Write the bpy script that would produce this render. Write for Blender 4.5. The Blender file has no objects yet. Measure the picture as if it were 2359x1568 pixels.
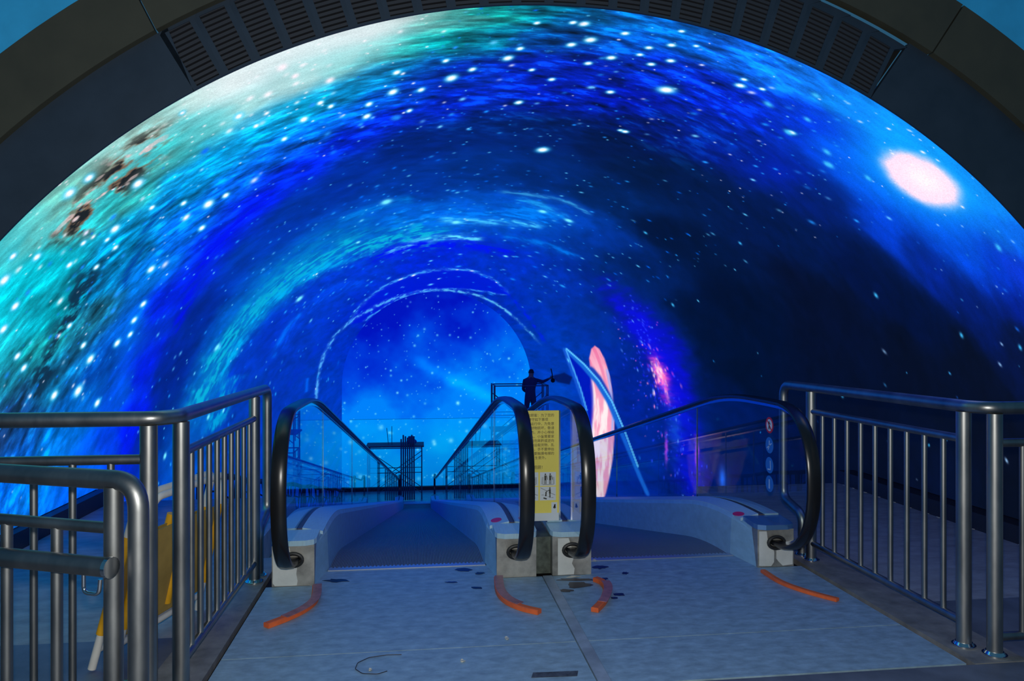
import bpy, math, random
import numpy as np
from mathutils import Vector, Matrix

sc = bpy.context.scene
PI = math.pi
random.seed(7)
rng = np.random.default_rng(11)

# ------------------------------------------------------------------ camera
F_PX, EYE = 1700.0, 1.40
YAW = math.atan((1180 - 966) / F_PX)            # camera looks a little right of the tunnel axis
cam = bpy.data.cameras.new('camera')
cam.sensor_width = 36.0
cam.lens = F_PX / 2359 * 36
cam.clip_end = 200
cam_o = bpy.data.objects.new('camera', cam)
sc.collection.objects.link(cam_o)
cam_o.location = (0, 0, EYE)
cam_o.rotation_euler = (PI / 2, 0, -YAW)
sc.camera = cam_o

# ------------------------------------------------------------------ world, exposure, camera flash
world = bpy.data.worlds.new('hall_gloom')
sc.world = world
world.use_nodes = True
bg = world.node_tree.nodes['Background']
bg.inputs[0].default_value = (0.14, 0.55, 1.0, 1)
bg.inputs[1].default_value = 0.15
sc.view_settings.view_transform = 'Standard'
sc.view_settings.look = 'None'
sc.view_settings.gamma = 1.0
sc.view_settings.use_curve_mapping = False
sc.view_settings.exposure = 0.0
fl = bpy.data.lights.new('camera_flash', 'POINT')
fl.energy = 235.0
fl.color = (1.0, 0.97, 0.9)
fl.shadow_soft_size = 0.03
flo = bpy.data.objects.new('camera_flash', fl)
flo.location = (0.0, 0.0, EYE + 0.09)
sc.collection.objects.link(flo)

# ------------------------------------------------------------------ place constants (metres)
XC, ZC, R = 0.755, -0.42, 3.5                   # tunnel arch: centre line and radius
Y0, Y1 = 3.65, 29.75                            # mouth and far end of the tunnel
KNEE, SLOPE, LOWZ = 5.06, 0.2126, -4.5          # the moving walkways go down at 12 degrees
GL = [-0.7125, 0.5725, 0.9055, 2.1905]          # glass balustrade planes
def RY(y): return R + 0.28 * (y - Y0) / (Y1 - Y0)          # the tube widens a little
YB = KNEE - LOWZ / SLOPE                        # where the slope meets the lower floor

def hz(y):
    a = 0.4
    def k(d):                                   # smooth ramp
        if d < -a: return 0.0
        if d > a: return d
        return (d + a) ** 2 / (4 * a)
    return -SLOPE * (k(y - KNEE) - k(y - YB))

CA, SA = math.cos(YAW), math.sin(YAW)
def ray(px, py):
    x = (px - 1179.5) / F_PX; z = -(py - 784.0) / F_PX
    return Vector((x * CA + SA, -x * SA + CA, z))
def on_z(px, py, z=0.0):
    d = ray(px, py); return Vector((0, 0, EYE)) + d * ((z - EYE) / d.z)
def on_x(px, py, x):
    d = ray(px, py); return Vector((0, 0, EYE)) + d * (x / d.x)
def on_y(px, py, y):
    d = ray(px, py); return Vector((0, 0, EYE)) + d * (y / d.y)

# ------------------------------------------------------------------ materials
def lin(c):
    return tuple(((v / 255) / 12.92 if v / 255 <= 0.04045 else ((v / 255 + 0.055) / 1.055) ** 2.4) for v in c)

MATS = {}
def mat(name, col, rough=0.5, metal=0.0, noise=0.0, nscale=8.0, stretch=(1, 1, 1), bump=0.0, spec=0.5, col2=None, coat=0.0):
    if name in MATS: return MATS[name]
    m = bpy.data.materials.new(name); m.use_nodes = True
    nt = m.node_tree; b = nt.nodes['Principled BSDF']
    b.inputs['Base Color'].default_value = (*col, 1)
    b.inputs['Roughness'].default_value = rough
    b.inputs['Metallic'].default_value = metal
    b.inputs['Specular IOR Level'].default_value = spec
    b.inputs['Coat Weight'].default_value = coat
    if noise > 0 or bump > 0:
        tc = nt.nodes.new('ShaderNodeTexCoord'); mp = nt.nodes.new('ShaderNodeMapping')
        mp.inputs['Scale'].default_value = stretch
        nz = nt.nodes.new('ShaderNodeTexNoise'); nz.inputs['Scale'].default_value = nscale
        nz.inputs['Detail'].default_value = 6; nz.inputs['Roughness'].default_value = 0.62
        nt.links.new(tc.outputs['Object'], mp.inputs[0]); nt.links.new(mp.outputs[0], nz.inputs[0])
        cr = nt.nodes.new('ShaderNodeValToRGB')
        cr.color_ramp.elements[0].position = 0.3; cr.color_ramp.elements[1].position = 0.72
        c2 = col2 or tuple(min(1, v * (1 + noise)) for v in col)
        c1 = tuple(v * (1 - noise) for v in col)
        cr.color_ramp.elements[0].color = (*c1, 1); cr.color_ramp.elements[1].color = (*c2, 1)
        nt.links.new(nz.outputs[0], cr.inputs[0]); nt.links.new(cr.outputs[0], b.inputs['Base Color'])
        mr = nt.nodes.new('ShaderNodeMapRange')
        mr.inputs['To Min'].default_value = max(0.02, rough - 0.12 * (noise > 0)); mr.inputs['To Max'].default_value = min(1, rough + 0.12)
        nt.links.new(nz.outputs[0], mr.inputs[0]); nt.links.new(mr.outputs[0], b.inputs['Roughness'])
        if bump > 0:
            bp = nt.nodes.new('ShaderNodeBump'); bp.inputs['Strength'].default_value = bump; bp.inputs['Distance'].default_value = 0.01
            nt.links.new(nz.outputs[0], bp.inputs['Height']); nt.links.new(bp.outputs[0], b.inputs['Normal'])
    MATS[name] = m
    return m

def glass_mat():
    m = bpy.data.materials.new('balustrade_glass'); m.use_nodes = True
    nt = m.node_tree; nt.nodes.clear()
    out = nt.nodes.new('ShaderNodeOutputMaterial'); mix = nt.nodes.new('ShaderNodeMixShader')
    tr = nt.nodes.new('ShaderNodeBsdfTransparent'); gl = nt.nodes.new('ShaderNodeBsdfGlossy'); fr = nt.nodes.new('ShaderNodeFresnel')
    tr.inputs[0].default_value = (0.93, 0.97, 0.97, 1); gl.inputs['Roughness'].default_value = 0.01
    gl.inputs[0].default_value = (0.95, 0.98, 1, 1); fr.inputs[0].default_value = 1.5
    ge = nt.nodes.new('ShaderNodeNewGeometry'); sub = nt.nodes.new('ShaderNodeMath'); sub.operation = 'SUBTRACT'; sub.inputs[0].default_value = 1.0
    mu = nt.nodes.new('ShaderNodeMath'); mu.operation = 'MULTIPLY'       # reflect on the outer faces only
    nt.links.new(ge.outputs['Backfacing'], sub.inputs[1]); nt.links.new(sub.outputs[0], mu.inputs[0]); nt.links.new(fr.outputs[0], mu.inputs[1])
    nt.links.new(mu.outputs[0], mix.inputs[0]); nt.links.new(tr.outputs[0], mix.inputs[1]); nt.links.new(gl.outputs[0], mix.inputs[2])
    nt.links.new(mix.outputs[0], out.inputs[0])
    return m
GLASS = glass_mat()

def screen_mat(name, strength=1.0, scale=90.0):
    """LED panel: shows the picture kept in the colour attribute, broken up by fine LED grain."""
    m = bpy.data.materials.new(name); m.use_nodes = True
    nt = m.node_tree; b = nt.nodes['Principled BSDF']
    at = nt.nodes.new('ShaderNodeAttribute'); at.attribute_name = 'picture'
    tc = nt.nodes.new('ShaderNodeTexCoord'); nz = nt.nodes.new('ShaderNodeTexNoise')
    nz.inputs['Scale'].default_value = scale; nz.inputs['Detail'].default_value = 3
    nt.links.new(tc.outputs['Object'], nz.inputs[0])
    mr = nt.nodes.new('ShaderNodeMapRange'); mr.inputs['From Min'].default_value = 0.3; mr.inputs['From Max'].default_value = 0.7
    mr.inputs['To Min'].default_value = 0.88; mr.inputs['To Max'].default_value = 1.12
    nt.links.new(nz.outputs[0], mr.inputs[0])
    vm = nt.nodes.new('ShaderNodeVectorMath'); vm.operation = 'SCALE'
    nt.links.new(at.outputs['Color'], vm.inputs[0]); nt.links.new(mr.outputs[0], vm.inputs['Scale'])
    b.inputs['Base Color'].default_value = (0.012, 0.013, 0.016, 1); b.inputs['Roughness'].default_value = 0.7
    b.inputs['Specular IOR Level'].default_value = 0.15
    nt.links.new(vm.outputs[0], b.inputs['Emission Color']); b.inputs['Emission Strength'].default_value = strength
    m.cycles.emission_sampling = 'NONE'
    return m

STEEL = mat('stainless_tube', (0.34, 0.345, 0.34), 0.40, 1.0, 0.2, 9, (1, 1, 0.35))
STEEL_D = mat('dull_stainless_tube', (0.27, 0.28, 0.28), 0.44, 1.0, 0.2, 9, (1, 1, 0.35))
CHROME = mat('bright_steel', (0.75, 0.75, 0.75), 0.12, 1.0)
RUBBER = mat('handrail_rubber', (0.010, 0.010, 0.011), 0.27, 0.0, spec=0.55)
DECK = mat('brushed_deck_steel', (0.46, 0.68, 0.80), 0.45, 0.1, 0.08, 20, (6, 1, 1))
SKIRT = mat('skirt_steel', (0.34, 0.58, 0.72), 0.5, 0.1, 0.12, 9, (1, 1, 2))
NEWEL = mat('newel_scuffed_steel', (0.42, 0.41, 0.37), 0.5, 0.55, 0.45, 7)
FILM = mat('white_protective_film', (0.72, 0.74, 0.70), 0.6, 0.0, 0.1, 10)
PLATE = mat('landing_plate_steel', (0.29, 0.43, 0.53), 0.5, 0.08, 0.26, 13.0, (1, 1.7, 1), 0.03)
HALLFLOOR = mat('hall_floor', (0.12, 0.14, 0.18), 0.6, 0.0, 0.35, 4.0, (1, 1, 1), 0.1)
SIDEFLOOR = mat('side_floor_concrete', (0.30, 0.31, 0.33), 0.75, 0.0, 0.25, 6.0, (1, 2, 1), 0.25)
BORDER = mat('border_stone', (0.22, 0.22, 0.215), 0.6, 0.0, 0.35, 9.0)
BLACK = mat('black_gap', (0.004, 0.004, 0.005), 0.8)
BELT = mat('pallet_dark', (0.15, 0.15, 0.155), 0.6, 0.2)
NAVY = mat('navy_panel', (0.018, 0.036, 0.062), 0.6, 0.0, 0.15, 5)
OLIVE = mat('dark_olive_panel', (0.050, 0.052, 0.036), 0.6, 0.0, 0.12, 4)
SLAT = mat('grille_slat', (0.028, 0.032, 0.042), 0.6)
BLUEWALL = mat('blue_painted_wall', (0.03, 0.42, 0.80), 0.7, 0.0, 0.2, 2)
SKIRTING = mat('dark_skirting', (0.02, 0.023, 0.03), 0.5)
ORANGE = mat('orange_foam', (0.85, 0.15, 0.035), 0.6, 0.0, 0.12, 20)
REDFILM = mat('reddish_film', (0.42, 0.17, 0.17), 0.45, 0.0, 0.3, 25)
PINK = mat('pink_sticker', (0.9, 0.02, 0.16), 0.5)
YELLOW = mat('yellow_sleeve', (0.75, 0.38, 0.01), 0.5, 0.0, 0.15, 12)
CARD = mat('tan_cardboard', (0.42, 0.27, 0.06), 0.8, 0.0, 0.2, 6)
PVC = mat('white_pvc', (0.66, 0.66, 0.62), 0.4, 0.0, 0.08, 10)
SIGNY = mat('sign_yellow', (0.93, 0.76, 0.13), 0.4, 0.0, 0.05, 4)
SIGNW = mat('sign_white', (0.72, 0.75, 0.74), 0.4)
INK = mat('sign_ink', (0.05, 0.05, 0.035), 0.6)
RED = mat('sign_red', (0.62, 0.02, 0.03), 0.5)
BLUES = mat('sign_blue', (0.03, 0.20, 0.62), 0.5)
PALEB = mat('sign_pale_blue', (0.45, 0.65, 0.9), 0.5)
SCAF = mat('scaffold_tube', (0.10, 0.12, 0.15), 0.5, 0.5)
WOOD = mat('scaffold_board', (0.10, 0.09, 0.08), 0.7, 0.0, 0.3, 8)
STAIN = mat('dark_stain', (0.012, 0.016, 0.035), 0.35)
PAPER = mat('paper', (0.6, 0.57, 0.48), 0.8)
CLOTH = mat('navy_work_clothes', (0.03, 0.045, 0.09), 0.85)
SKIN = mat('skin', (0.30, 0.17, 0.11), 0.6)
HAIR = mat('black_hair', (0.01, 0.009, 0.008), 0.5)
NET = mat('reflected_net_dark', (0.04, 0.06, 0.08), 0.8)
LOWFLOOR = mat('polished_lower_floor', (0.26, 0.28, 0.32), 0.22, 0.0, 0.2, 3)

def belt_ribs():
    nt = BELT.node_tree; b = nt.nodes['Principled BSDF']
    tc = nt.nodes.new('ShaderNodeTexCoord'); wv = nt.nodes.new('ShaderNodeTexWave')
    wv.bands_direction = 'X'; wv.inputs['Scale'].default_value = 32.0
    cr = nt.nodes.new('ShaderNodeValToRGB')
    cr.color_ramp.elements[0].color = (0.07, 0.07, 0.075, 1); cr.color_ramp.elements[1].color = (0.46, 0.46, 0.46, 1)
    bp = nt.nodes.new('ShaderNodeBump'); bp.inputs['Strength'].default_value = 0.8; bp.inputs['Distance'].default_value = 0.006
    nt.links.new(tc.outputs['Object'], wv.inputs[0]); nt.links.new(wv.outputs[0], cr.inputs[0])
    nt.links.new(cr.outputs[0], b.inputs['Base Color']); nt.links.new(wv.outputs[0], bp.inputs['Height'])
    nt.links.new(bp.outputs[0], b.inputs['Normal'])
belt_ribs()

# ------------------------------------------------------------------ mesh helpers
class MB:
    def __init__(s): s.v = []; s.f = []
    def add(s, vs, fs):
        n = len(s.v); s.v += [tuple(v) for v in vs]; s.f += [tuple(i + n for i in f) for f in fs]; return s
    def box(s, x0, x1, y0, y1, z0, z1):
        v = [(x, y, z) for z in (z0, z1) for y in (y0, y1) for x in (x0, x1)]
        return s.add(v, [(0, 2, 3, 1), (4, 5, 7, 6), (0, 1, 5, 4), (2, 6, 7, 3), (0, 4, 6, 2), (1, 3, 7, 5)])
    def bar(s, a, b, w, h, up=(0, 0, 1)):
        a, b = Vector(a), Vector(b); t = (b - a).normalized(); u = Vector(up)
        sd = t.cross(u)
        if sd.length < 1e-4: sd = t.cross(Vector((1, 0, 0)))
        sd.normalize(); u = sd.cross(t)
        v = []
        for p in (a, b):
            for i, j in ((-1, -1), (1, -1), (1, 1), (-1, 1)): v.append(p + sd * (i * w / 2) + u * (j * h / 2))
        return s.add(v, [(3, 2, 1, 0), (4, 5, 6, 7)] + [(i, (i + 1) % 4, (i + 1) % 4 + 4, i + 4) for i in range(4)])
    def sweep(s, prof, path, up=(0, 0, 1), cap=True, fixed=None):
        path = [Vector(p) for p in path]; n = len(prof); rows = []
        nrm = None
        for i, p in enumerate(path):
            t = (path[min(i + 1, len(path) - 1)] - path[max(i - 1, 0)]).normalized()
            if fixed is not None:
                sd = Vector(fixed); nrm = sd.cross(t).normalized()
            else:
                if nrm is None:
                    nrm = Vector(up) if abs(t.dot(Vector(up))) < 0.95 else Vector((1, 0, 0))
                nrm = (nrm - t * nrm.dot(t)).normalized(); sd = t.cross(nrm)
            rows += [p + sd * a + nrm * b for a, b in prof]
        fs = []
        for i in range(len(path) - 1):
            for j in range(n):
                k = (j + 1) % n
                fs.append((i * n + j, i * n + k, (i + 1) * n + k, (i + 1) * n + j))
        if cap:
            fs.append(tuple(range(n - 1, -1, -1))); m = (len(path) - 1) * n; fs.append(tuple(m + j for j in range(n)))
        return s.add(rows, fs)
    def tube(s, path, r, seg=14, cap=True):
        return s.sweep([(r * math.cos(2 * PI * k / seg), r * math.sin(2 * PI * k / seg)) for k in range(seg)], path, cap=cap)
    def cyl(s, c, r, h, seg=20, axis=2, r2=None):
        c = Vector(c); d = Vector((0, 0, 0)); d[axis] = h
        r2 = r if r2 is None else r2
        a, b = (axis + 1) % 3, (axis + 2) % 3
        v = []
        for p, rr in ((c, r), (c + d, r2)):
            for k in range(seg):
                q = p.copy(); q[a] += rr * math.cos(2 * PI * k / seg); q[b] += rr * math.sin(2 * PI * k / seg); v.append(q)
        return s.add(v, [tuple(range(seg - 1, -1, -1)), tuple(range(seg, 2 * seg))] + [(k, (k + 1) % seg, (k + 1) % seg + seg, k + seg) for k in range(seg)])
    def prism(s, pts, axis, a, b):
        """outline pts (2D) in the plane across axis, from a to b along axis"""
        n = len(pts); v = []
        for t in (a, b):
            for p in pts:
                q = [p[0], p[1]]; q.insert(axis, t); v.append(q)
        fs = [tuple(range(n - 1, -1, -1)), tuple(range(n, 2 * n))] + [(k, (k + 1) % n, (k + 1) % n + n, k + n) for k in range(n)]
        return s.add(v, fs)
    def ball(s, c, r, seg=14, rings=8, sx=1, sy=1, sz=1):
        v = []; c = Vector(c)
        for i in range(rings + 1):
            th = PI * i / rings
            for k in range(seg):
                ph = 2 * PI * k / seg
                v.append((c.x + sx * r * math.sin(th) * math.cos(ph), c.y + sy * r * math.sin(th) * math.sin(ph), c.z + sz * r * math.cos(th)))
        fs = [(i * seg + k, (i + 1) * seg + k, (i + 1) * seg + (k + 1) % seg, i * seg + (k + 1) % seg) for i in range(rings) for k in range(seg)]
        return s.add(v, fs)
    def mesh(s, name, m, smooth=False):
        me = bpy.data.meshes.new(name); me.from_pydata(s.v, [], s.f); me.validate()
        import bmesh
        bm = bmesh.new(); bm.from_mesh(me); bmesh.ops.recalc_face_normals(bm, faces=bm.faces); bm.to_mesh(me); bm.free()
        if m: me.materials.append(m)
        if smooth:
            me.shade_smooth(); me.set_sharp_from_angle(angle=math.radians(42))
        return me

def fillet(pts, r, n=7):
    pts = [Vector(p) for p in pts]; out = [pts[0]]
    for i in range(1, len(pts) - 1):
        a, b, c = pts[i - 1], pts[i], pts[i + 1]
        d1 = (a - b).normalized(); d2 = (c - b).normalized()
        ang = d1.angle(d2)
        t = min(r / math.tan(ang / 2), (a - b).length * 0.49, (c - b).length * 0.49)
        p0, p1 = b + d1 * t, b + d2 * t
        for k in range(n + 1):
            u = k / n; out.append(p0 * (1 - u) ** 2 + b * 2 * u * (1 - u) + p1 * u ** 2)
    out.append(pts[-1]); return out

def place(name, me, parent=None, loc=None, rot=None):
    o = bpy.data.objects.new(name, me); sc.collection.objects.link(o)
    if parent is not None:
        o.parent = parent
        base = -parent.matrix_world.translation if loc is None else Vector(loc) - parent.matrix_world.translation
        o.location = base
    elif loc is not None: o.location = loc
    if rot is not None: o.rotation_euler = rot
    o.matrix_world = Matrix.Translation((parent.matrix_world.translation if parent else Vector((0, 0, 0))) + o.location) @ o.rotation_euler.to_matrix().to_4x4() if False else o.matrix_world
    return o

WORLD_LOC = {}
def obj(name, mb, m, parent=None, smooth=False, loc=None, rot=None):
    """link a mesh; its vertices are in world space unless loc is given"""
    me = mb if isinstance(mb, bpy.types.Mesh) else mb.mesh(name, m, smooth)
    o = bpy.data.objects.new(name, me); sc.collection.objects.link(o)
    w = Vector(loc) if loc is not None else Vector((0, 0, 0))
    if parent is not None:
        o.parent = parent; o.location = w - WORLD_LOC[parent.name]
    else: o.location = w
    if rot is not None: o.rotation_euler = rot
    WORLD_LOC[o.name] = w
    return o
def thing(name, label, cat, loc=(0, 0, 0), group=None):
    o = bpy.data.objects.new(name, None); sc.collection.objects.link(o)
    o.empty_display_size = 0.1; o.location = loc; WORLD_LOC[o.name] = Vector(loc)
    return tag(o, label, cat, group)
def tag(o, label, cat, group=None):
    o['label'] = label; o['category'] = cat
    if group: o['group'] = group
    return o
def struct(o, label=None, cat=None):
    o['kind'] = 'structure'
    if label: o['label'] = label
    if cat: o['category'] = cat
    return o

# =================================================================== THE LED PICTURE
def hash2(ix, iy, seed):
    n = (ix.astype(np.int64) * 374761393 + iy.astype(np.int64) * 668265263 + seed * 1274126177) & 0x7fffffff
    n = ((n ^ (n >> 13)) * 1274126177) & 0x7fffffff
    return ((n ^ (n >> 16)) & 0xffff).astype(np.float32) / 65535.0
def vnoise(x, y, seed=0):
    ix, iy = np.floor(x), np.floor(y); fx, fy = x - ix, y - iy
    fx = fx * fx * (3 - 2 * fx); fy = fy * fy * (3 - 2 * fy)
    a = hash2(ix, iy, seed); b = hash2(ix + 1, iy, seed); c = hash2(ix, iy + 1, seed); d = hash2(ix + 1, iy + 1, seed)
    return (a + (b - a) * fx) * (1 - fy) + (c + (d - c) * fx) * fy
def fbm(x, y, seed=0, octs=4, gain=0.55):
    s = 0; w = 1; t = 0
    for k in range(octs):
        s = s + w * vnoise(x * 2 ** k, y * 2 ** k, seed + k * 17); t += w; w *= gain
    return s / t
def sstep(a, b, x):
    t = np.clip((x - a) / (b - a), 0, 1); return t * t * (3 - 2 * t)

PXS = 1600.0                                     # rough photo pixels per radian (r = 1) and per unit of r
def RS(phi):
    """pixels per unit of r, by direction"""
    p = np.clip(phi, -PI / 2, PI / 2)
    return F_PX / Y0 * np.hypot(XC + R * np.sin(p), ZC + R * np.cos(p) - EYE)
def surf(px, py):
    """where the line of sight meets the tunnel skin -> (phi, r)"""
    d = ray(px, py); o = Vector((0, 0, EYE)); rad = R
    for _ in range(6):
        a = d.x ** 2 + d.z ** 2; b = 2 * ((o.x - XC) * d.x + (o.z - ZC) * d.z); c = (o.x - XC) ** 2 + (o.z - ZC) ** 2 - rad * rad
        t = (-b + math.sqrt(max(b * b - 4 * a * c, 0))) / (2 * a); p = o + d * t
        if p.z < ZC:
            sgn = 1 if d.x > 0 else -1
            t = (XC + sgn * rad) / d.x; p = o + d * t
        rad = RY(min(max(p.y, Y0), Y1))
    if p.z >= ZC: return math.atan2(p.x - XC, p.z - ZC), Y0 / max(p.y, 0.5)
    return sgn * (PI / 2 + (ZC - p.z) / rad), Y0 / max(p.y, 0.5)

CTRL = """
0 600 60 190 200;0 680 0 190 210;0 780 20 170 190;0 880 20 120 150;0 1000 20 60 120;20 1100 0 90 205
60 540 90 190 190;150 440 110 180 170;250 340 140 200 195;330 270 150 205 200;420 230 175 212 208;520 180 200 220 220
620 130 205 220 225;720 95 200 215 220;820 65 190 205 210;900 50 170 195 195;1000 40 120 180 175;1060 30 60 150 145
1150 25 10 130 130;1250 22 0 110 140;1350 30 0 90 150;1450 45 0 85 170;1560 75 0 90 190;1700 120 5 90 215
1850 180 10 110 230;1950 230 10 130 235;2050 300 10 150 245;2250 430 10 130 235;2330 520 5 90 215;2350 640 5 40 190
2350 720 0 20 120;2350 800 2 12 50;100 620 0 180 200;150 700 0 165 185;100 800 20 150 160;120 900 10 100 150;80 980 10 70 150
300 450 40 160 165;400 350 60 180 185;480 290 90 195 200;560 240 150 210 210;680 190 170 210 210;780 150 120 200 200
880 110 60 180 180;960 100 20 150 150;1050 90 0 110 120;1150 90 0 80 110;1300 90 0 60 140;1450 100 0 70 180
300 560 0 130 190;240 650 0 115 175;200 740 20 100 130;230 850 0 60 150;170 950 0 100 200;100 1050 0 120 230
420 440 0 130 200;500 370 0 140 205;600 310 0 140 200;700 250 0 150 200;800 210 0 130 190;900 170 0 110 170;1000 150 0 60 140
350 620 0 110 215;450 500 0 100 220;550 420 0 90 225;650 350 0 90 225;750 290 0 100 220;850 240 0 80 210;950 200 0 60 190
1050 170 0 40 180;1200 150 0 30 170;1350 150 0 25 160;1500 150 0 40 190;300 760 0 100 225;280 900 0 80 220;250 1020 0 60 220;200 1100 0 90 225
400 680 0 30 215;500 560 0 25 220;600 460 0 25 220;700 380 0 30 210;800 320 0 30 200;900 270 0 30 190;1050 230 0 30 180
1250 210 0 25 170;1450 220 0 20 170;330 850 0 25 215;300 980 0 20 215;400 850 0 30 125;450 730 0 35 140;560 580 0 50 160
680 480 0 45 150;800 400 0 38 135;950 330 0 30 110;1100 300 0 30 105;1250 300 0 25 90;1400 330 0 20 70;1500 300 0 20 105
380 950 0 35 130;1100 380 0 40 120;950 420 0 45 140;1250 390 0 35 105;440 960 0 80 180;490 850 0 85 180;560 730 0 85 180
650 640 0 85 185;760 560 0 80 180;900 500 0 75 180;1050 500 0 80 195;1200 490 0 70 180;1300 510 0 60 170;1380 560 0 45 140
560 850 0 50 180;640 760 0 45 180;740 660 0 50 190;850 600 0 45 190;1000 590 0 30 195;1150 600 0 40 180;1280 660 0 42 160
1350 720 0 40 140;650 850 0 45 170;700 900 0 45 165;560 950 0 50 160;760 880 0 45 165;780 800 0 40 175;870 712 0 30 175
1010 676 0 25 170;1150 706 0 35 165;1225 790 0 45 160
1420 700 0 30 110;1450 600 0 25 80;1400 450 0 30 85;1500 400 0 20 60;1550 550 0 15 48;1600 420 0 20 65;1650 330 0 25 130
1700 700 0 10 36;1700 850 0 10 34;1900 700 2 9 34;1900 850 2 9 32;2000 620 0 12 55;2100 700 0 10 45;2100 850 2 8 28;2250 850 2 8 28
1800 520 0 18 65;1900 450 0 20 95;1800 380 0 25 150;1700 250 0 30 185;1600 200 0 30 180;1850 280 0 40 200;1950 350 0 70 220
2000 420 0 70 220;2050 520 0 50 190;2200 560 0 60 205;2300 620 0 40 180;2150 610 0 25 125;2250 700 0 18 90
1330 850 0 48 160;1280 930 0 55 165;1450 900 0 28 135;1450 1050 0 28 125;1600 1050 0 20 85;1700 950 0 14 55;1500 780 0 25 110
1650 780 0 12 42;2000 1000 2 7 26;2300 1000 2 7 24;2340 1150 2 7 22;1850 1050 2 8 30
"""
def build_picture():
    NR, NC = 700, 1300
    r = np.linspace(1.0, Y0 / Y1, NR, dtype=np.float32)
    yy = Y0 / r
    zb = np.array([LEDBOT(float(y)) for y in yy], dtype=np.float32)
    RW = RY(yy); phimax = np.where(zb > ZC, np.arccos(np.clip((zb - ZC) / RW, -1, 1)), PI / 2 + (ZC - zb) / RW).astype(np.float32)
    u = np.linspace(-1, 1, NC, dtype=np.float32)
    PH = phimax[:, None] * u[None, :]
    RR = np.repeat(r[:, None], NC, 1)
    RSG = RS(PH)
    # low-frequency colours from control points
    cp = np.array([[float(x) for x in s.split()] for s in CTRL.replace('\n', ';').split(';') if s.strip()])
    cphi, cr = np.array([surf(a, b) for a, b in cp[:, :2]]).T
    gp = np.linspace(-2.9, 2.9, 300); gr = np.linspace(0.115, 1.015, 110)
    GP, GR = np.meshgrid(gp, gr)
    rm = (GR[..., None] + cr) / 2
    d2 = ((GP[..., None] - cphi) * PXS * rm * 0.55) ** 2 + ((GR[..., None] - cr) * RS(cphi)) ** 2
    w = 1.0 / (d2 + 350.0) ** 2.2; w /= w.sum(-1, keepdims=True)
    base = (w @ cp[:, 2:]).astype(np.float32)
    def field(ph, rr):
        x = np.clip((ph + 2.9) / 5.8 * 299, 0, 298.99); y = np.clip((rr - 0.115) / 0.9 * 109, 0, 108.99)
        i, j = x.astype(int), y.astype(int); fx, fy = (x - i)[..., None], (y - j)[..., None]
        return (base[j, i] * (1 - fx) + base[j, i + 1] * fx) * (1 - fy) + (base[j + 1, i] * (1 - fx) + base[j + 1, i + 1] * fx) * fy
    w1 = fbm(PH * 9, RR * 26, 3) - 0.5; w2 = fbm(PH * 12, RR * 34, 5) - 0.5
    img = field(PH + 0.10 * w1, RR + 0.035 * w2)
    # streaky texture running round the tunnel
    twist = RR * 78 + PH * 7.0
    n1 = fbm(PH * 21, twist, 21, 5, 0.62); n2 = fbm(PH * 34, RR * 170, 31, 3)
    lum = img @ np.array([0.25, 0.5, 0.25], dtype=np.float32)
    band = sstep(0.56, 0.72, RR) * sstep(-0.02, -0.25, PH - 0.55)
    amp = 0.12 + 0.5 * band * sstep(170, 90, lum) + 0.05
    k = 1 + amp * (2.6 * (n1 - 0.5)) + 0.35 * amp * (2 * (n2 - 0.5))
    img = img * np.clip(k, 0.15, 2.0)[..., None]
    # a lighter cyan dusting where the streaks peak
    pk = band * sstep(0.56, 0.72, n1) * sstep(200, 120, lum)
    img += pk[..., None] * np.array([0, 28, 18], dtype=np.float32)

    def stroke(pts, wpx, col, strength=1.0, mode='mix', rag=0.0, fade=0.12, seed=1, fs=1.0):
        q = np.array([surf(*p) for p in pts]); q = q[np.argsort(q[:, 0])]
        ph0, ph1 = q[0, 0], q[-1, 0]
        rc = np.interp(PH, q[:, 0], q[:, 1])
        d = (RR - rc) * RSG
        if rag > 0: d = d + rag * wpx * 2 * (fbm(PH * 30 * fs, RR * 60 * fs, seed) - 0.5)
        a = np.exp(-(d / wpx) ** 2)
        L = ph1 - ph0
        a = a * sstep(ph0 - 1e-4, ph0 + fade * L, PH) * sstep(ph1 + 1e-4, ph1 - fade * L, PH)
        if rag > 0: a = a * (0.35 + 1.3 * sstep(0.35, 0.7, fbm(PH * 22 * fs, RR * 210 * fs, seed + 5)))
        a = np.clip(a * strength, 0, 1)[..., None]
        c = np.array(col, dtype=np.float32)
        if mode == 'mix': img[:] = img * (1 - a) + c * a
        else: img[:] = img + c * a
    def blob(px, py, a, b, ang, col, strength=1.0, hard=1.0, rag=0.0, seed=2, mode='mix', fs=1.0):
        p0, r0 = surf(px, py)
        X = (PH - p0) * PXS * r0; Yv = (RR - r0) * RS(p0)
        if rag: X = X + rag * a * (fbm(PH * 40 * fs, RR * 60 * fs, seed) - 0.5) * 2; Yv = Yv + rag * b * (fbm(PH * 40 * fs, RR * 60 * fs, seed + 9) - 0.5) * 2
        ca, sa = math.cos(ang), math.sin(ang)
        e = ((X * ca + Yv * sa) / a) ** 2 + ((-X * sa + Yv * ca) / b) ** 2
        m = np.clip(np.exp(-e ** hard) * strength, 0, 1)[..., None]
        c = np.array(col, dtype=np.float32)
        if mode == 'mix': img[:] = img * (1 - m) + c * m
        else: img[:] = img + c * m
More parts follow.
